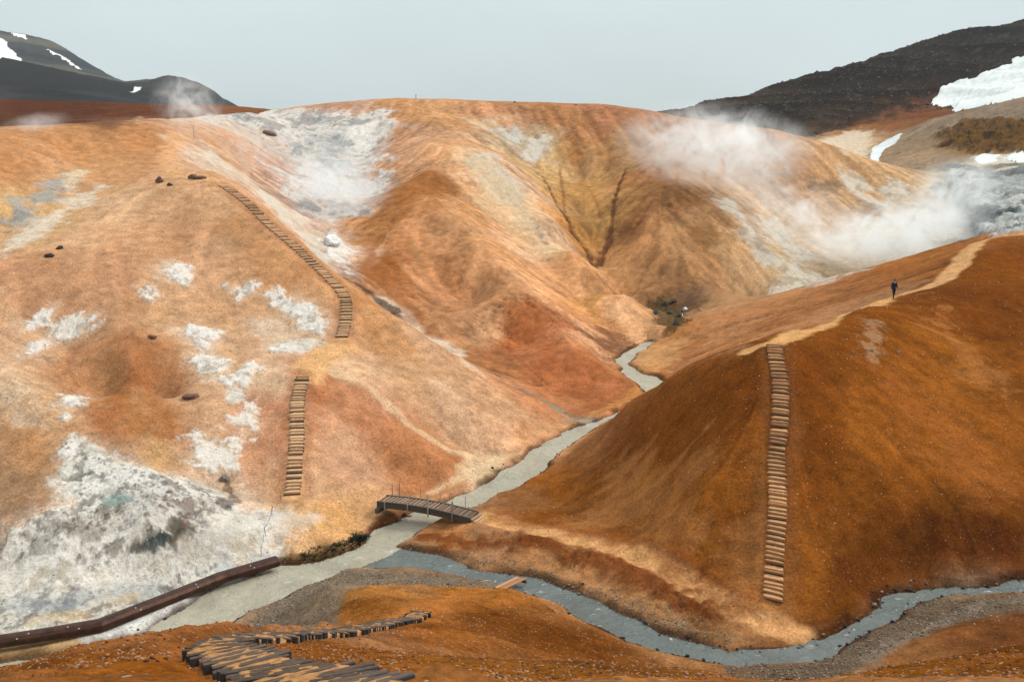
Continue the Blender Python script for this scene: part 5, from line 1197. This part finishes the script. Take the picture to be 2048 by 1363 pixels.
for sx, yy, zz in ((-.25, -.055, .86), (.255, -.135, .88)):
    g = empty('hand', (0, 0, 0)); g.parent = root
    bpy.data.objects.remove(g)
    pts = [(0, 0, 0), (0, 0, -.06)]; ed = [(0, 1)]; rd = [.022, .03]
    for k in range(4):
        bx = (k - 1.5) * .017; ln_f = (.05, .062, .058, .045)[k]; i = len(pts)
        pts += [(bx * .4, bx, -.085), (bx * .2 + .008, bx, -.085 - ln_f * .55), (.022, bx, -.085 - ln_f)]; ed += [(1, i), (i, i + 1), (i + 1, i + 2)]; rd += [.009, .008, .007]
    i = len(pts); pts += [(.015, -.03, -.04), (.028, -.04, -.075)]; ed += [(1, i), (i, i + 1)]; rd += [.011, .009]
    h_ = skin_body('hand', [tuple(Vector(p) * S) for p in pts], ed, [r_ * S for r_ in rd], SKINM, root, 1, 1); h_.location = Vector((sx, yy, zz)) * S

# ------------------------------------------------------------------ steam
def steam(u, v, d, rx, rz, ry, dens, label, seed, tilt=0.0, nscale=.16, thr=.47, soft=.22):
    p, e = ray(u, v); c = (float(p) * d, d, float(e) * d + ZOFF); sx, sz = rx * d / FPX, rz * d / FPX
    bm = bmesh.new(); bmesh.ops.create_icosphere(bm, subdivisions=3, radius=1.0); me = bpy.data.meshes.new('steam'); bm.to_mesh(me); bm.free()
    o = link('steam', me, None, c, (0, tilt, 0)); o.scale = (sx, ry, sz); tag(o, label, kind='stuff')
    m = bpy.data.materials.new('steam'); m.use_nodes = True; nt = m.node_tree; nt.nodes.clear(); ln = nt.links
    out = nd(nt, 'ShaderNodeOutputMaterial'); pv = nd(nt, 'ShaderNodeVolumePrincipled'); ln.new(pv.outputs[0], out.inputs['Volume'])
    pv.inputs['Color'].default_value = (.97, .98, .99, 1); pv.inputs['Anisotropy'].default_value = .35
    tc = nd(nt, 'ShaderNodeTexCoord'); le = nd(nt, 'ShaderNodeVectorMath', operation='LENGTH'); ln.new(tc.outputs['Object'], le.inputs[0])
    fall = rng_n(nt, le.outputs['Value'], 1.0, .12, 0, 1)
    mp = nd(nt, 'ShaderNodeMapping'); mp.inputs['Scale'].default_value = (sx, ry, sz); mp.inputs['Location'].default_value = (seed * 3.7, seed, seed * 1.3); ln.new(tc.outputs['Object'], mp.inputs[0])
    n = nd(nt, 'ShaderNodeTexNoise', Scale=nscale, Detail=7.0, Roughness=.66, Distortion=1.6); ln.new(mp.outputs[0], n.inputs['Vector'])
    k_ = rng_n(nt, n.outputs[0], thr, thr + soft, 0, 1)
    ln.new(mathn(nt, 'MULTIPLY', mathn(nt, 'MULTIPLY', mathn(nt, 'POWER', fall, 1.3), k_), dens), pv.inputs['Density'])
    me.materials.append(m); return o
steam(1430, 292, 154, 215, 95, 10, .50, 'broad white steam cloud drifting over the crest of the far orange hill', 1, R(4), .20, .42)
steam(1600, 430, 144, 240, 95, 8, .32, 'long slanting steam veil over the pale slope', 2, R(28), .22, .45)
steam(1790, 470, 146, 200, 85, 8, .6, 'dense white steam bank in the hollow behind the rust hill', 3, R(-8), .24, .41)
steam(1905, 395, 156, 120, 85, 7, .5, 'steam column rising beside the blue grey slope', 4, R(-20), .25, .43)
steam(672, 380, 134, 140, 85, 6, .6, 'steam puff in the white vent bowl by the long stairs', 5, R(25), .30, .43)
steam(378, 212, 128, 85, 72, 4, .5, 'small steam plume rising behind the hilltop path', 6, R(20), .42, .44)
steam(72, 248, 116, 75, 24, 4, .30, 'thin wisp of steam over the brown hills at the left edge', 7, R(-12), .35, .43)
steam(505, 298, 124, 100, 42, 4, .34, 'faint steam trail below the brown boulder on the left crest', 8, R(22), .4, .44)
#steam(165, 955, 54, 130, 95, 2.2, .13, 'faint warm vapour hanging over the white basin', 9, R(10), .5, .42)

# ------------------------------------------------------------------ haze
top = float(Zg.max()) + ZOFF + 8; bot = float(Zg.min()) + ZOFF - 1.5
m_ = MB(); m_.box((0, 1250, (top + bot) / 2), (7400, 2950, top - bot)); hm = bpy.data.materials.new('air'); hm.use_nodes = True; nt = hm.node_tree; nt.nodes.clear()
out = nd(nt, 'ShaderNodeOutputMaterial'); pv = nd(nt, 'ShaderNodeVolumePrincipled'); pv.inputs['Color'].default_value = (.9, .95, 1, 1); pv.inputs['Density'].default_value = .00010; nt.links.new(pv.outputs[0], out.inputs['Volume'])
tag(link('haze', m_.mesh('haze', hm)), 'thin pale air haze over the valley', kind='stuff')
print('tris', sum(len(p.data.loop_triangles) or sum(len(f.vertices) - 2 for f in p.data.polygons) for p in col.objects if p.type == 'MESH') if False else NP_ * NQ * 2)
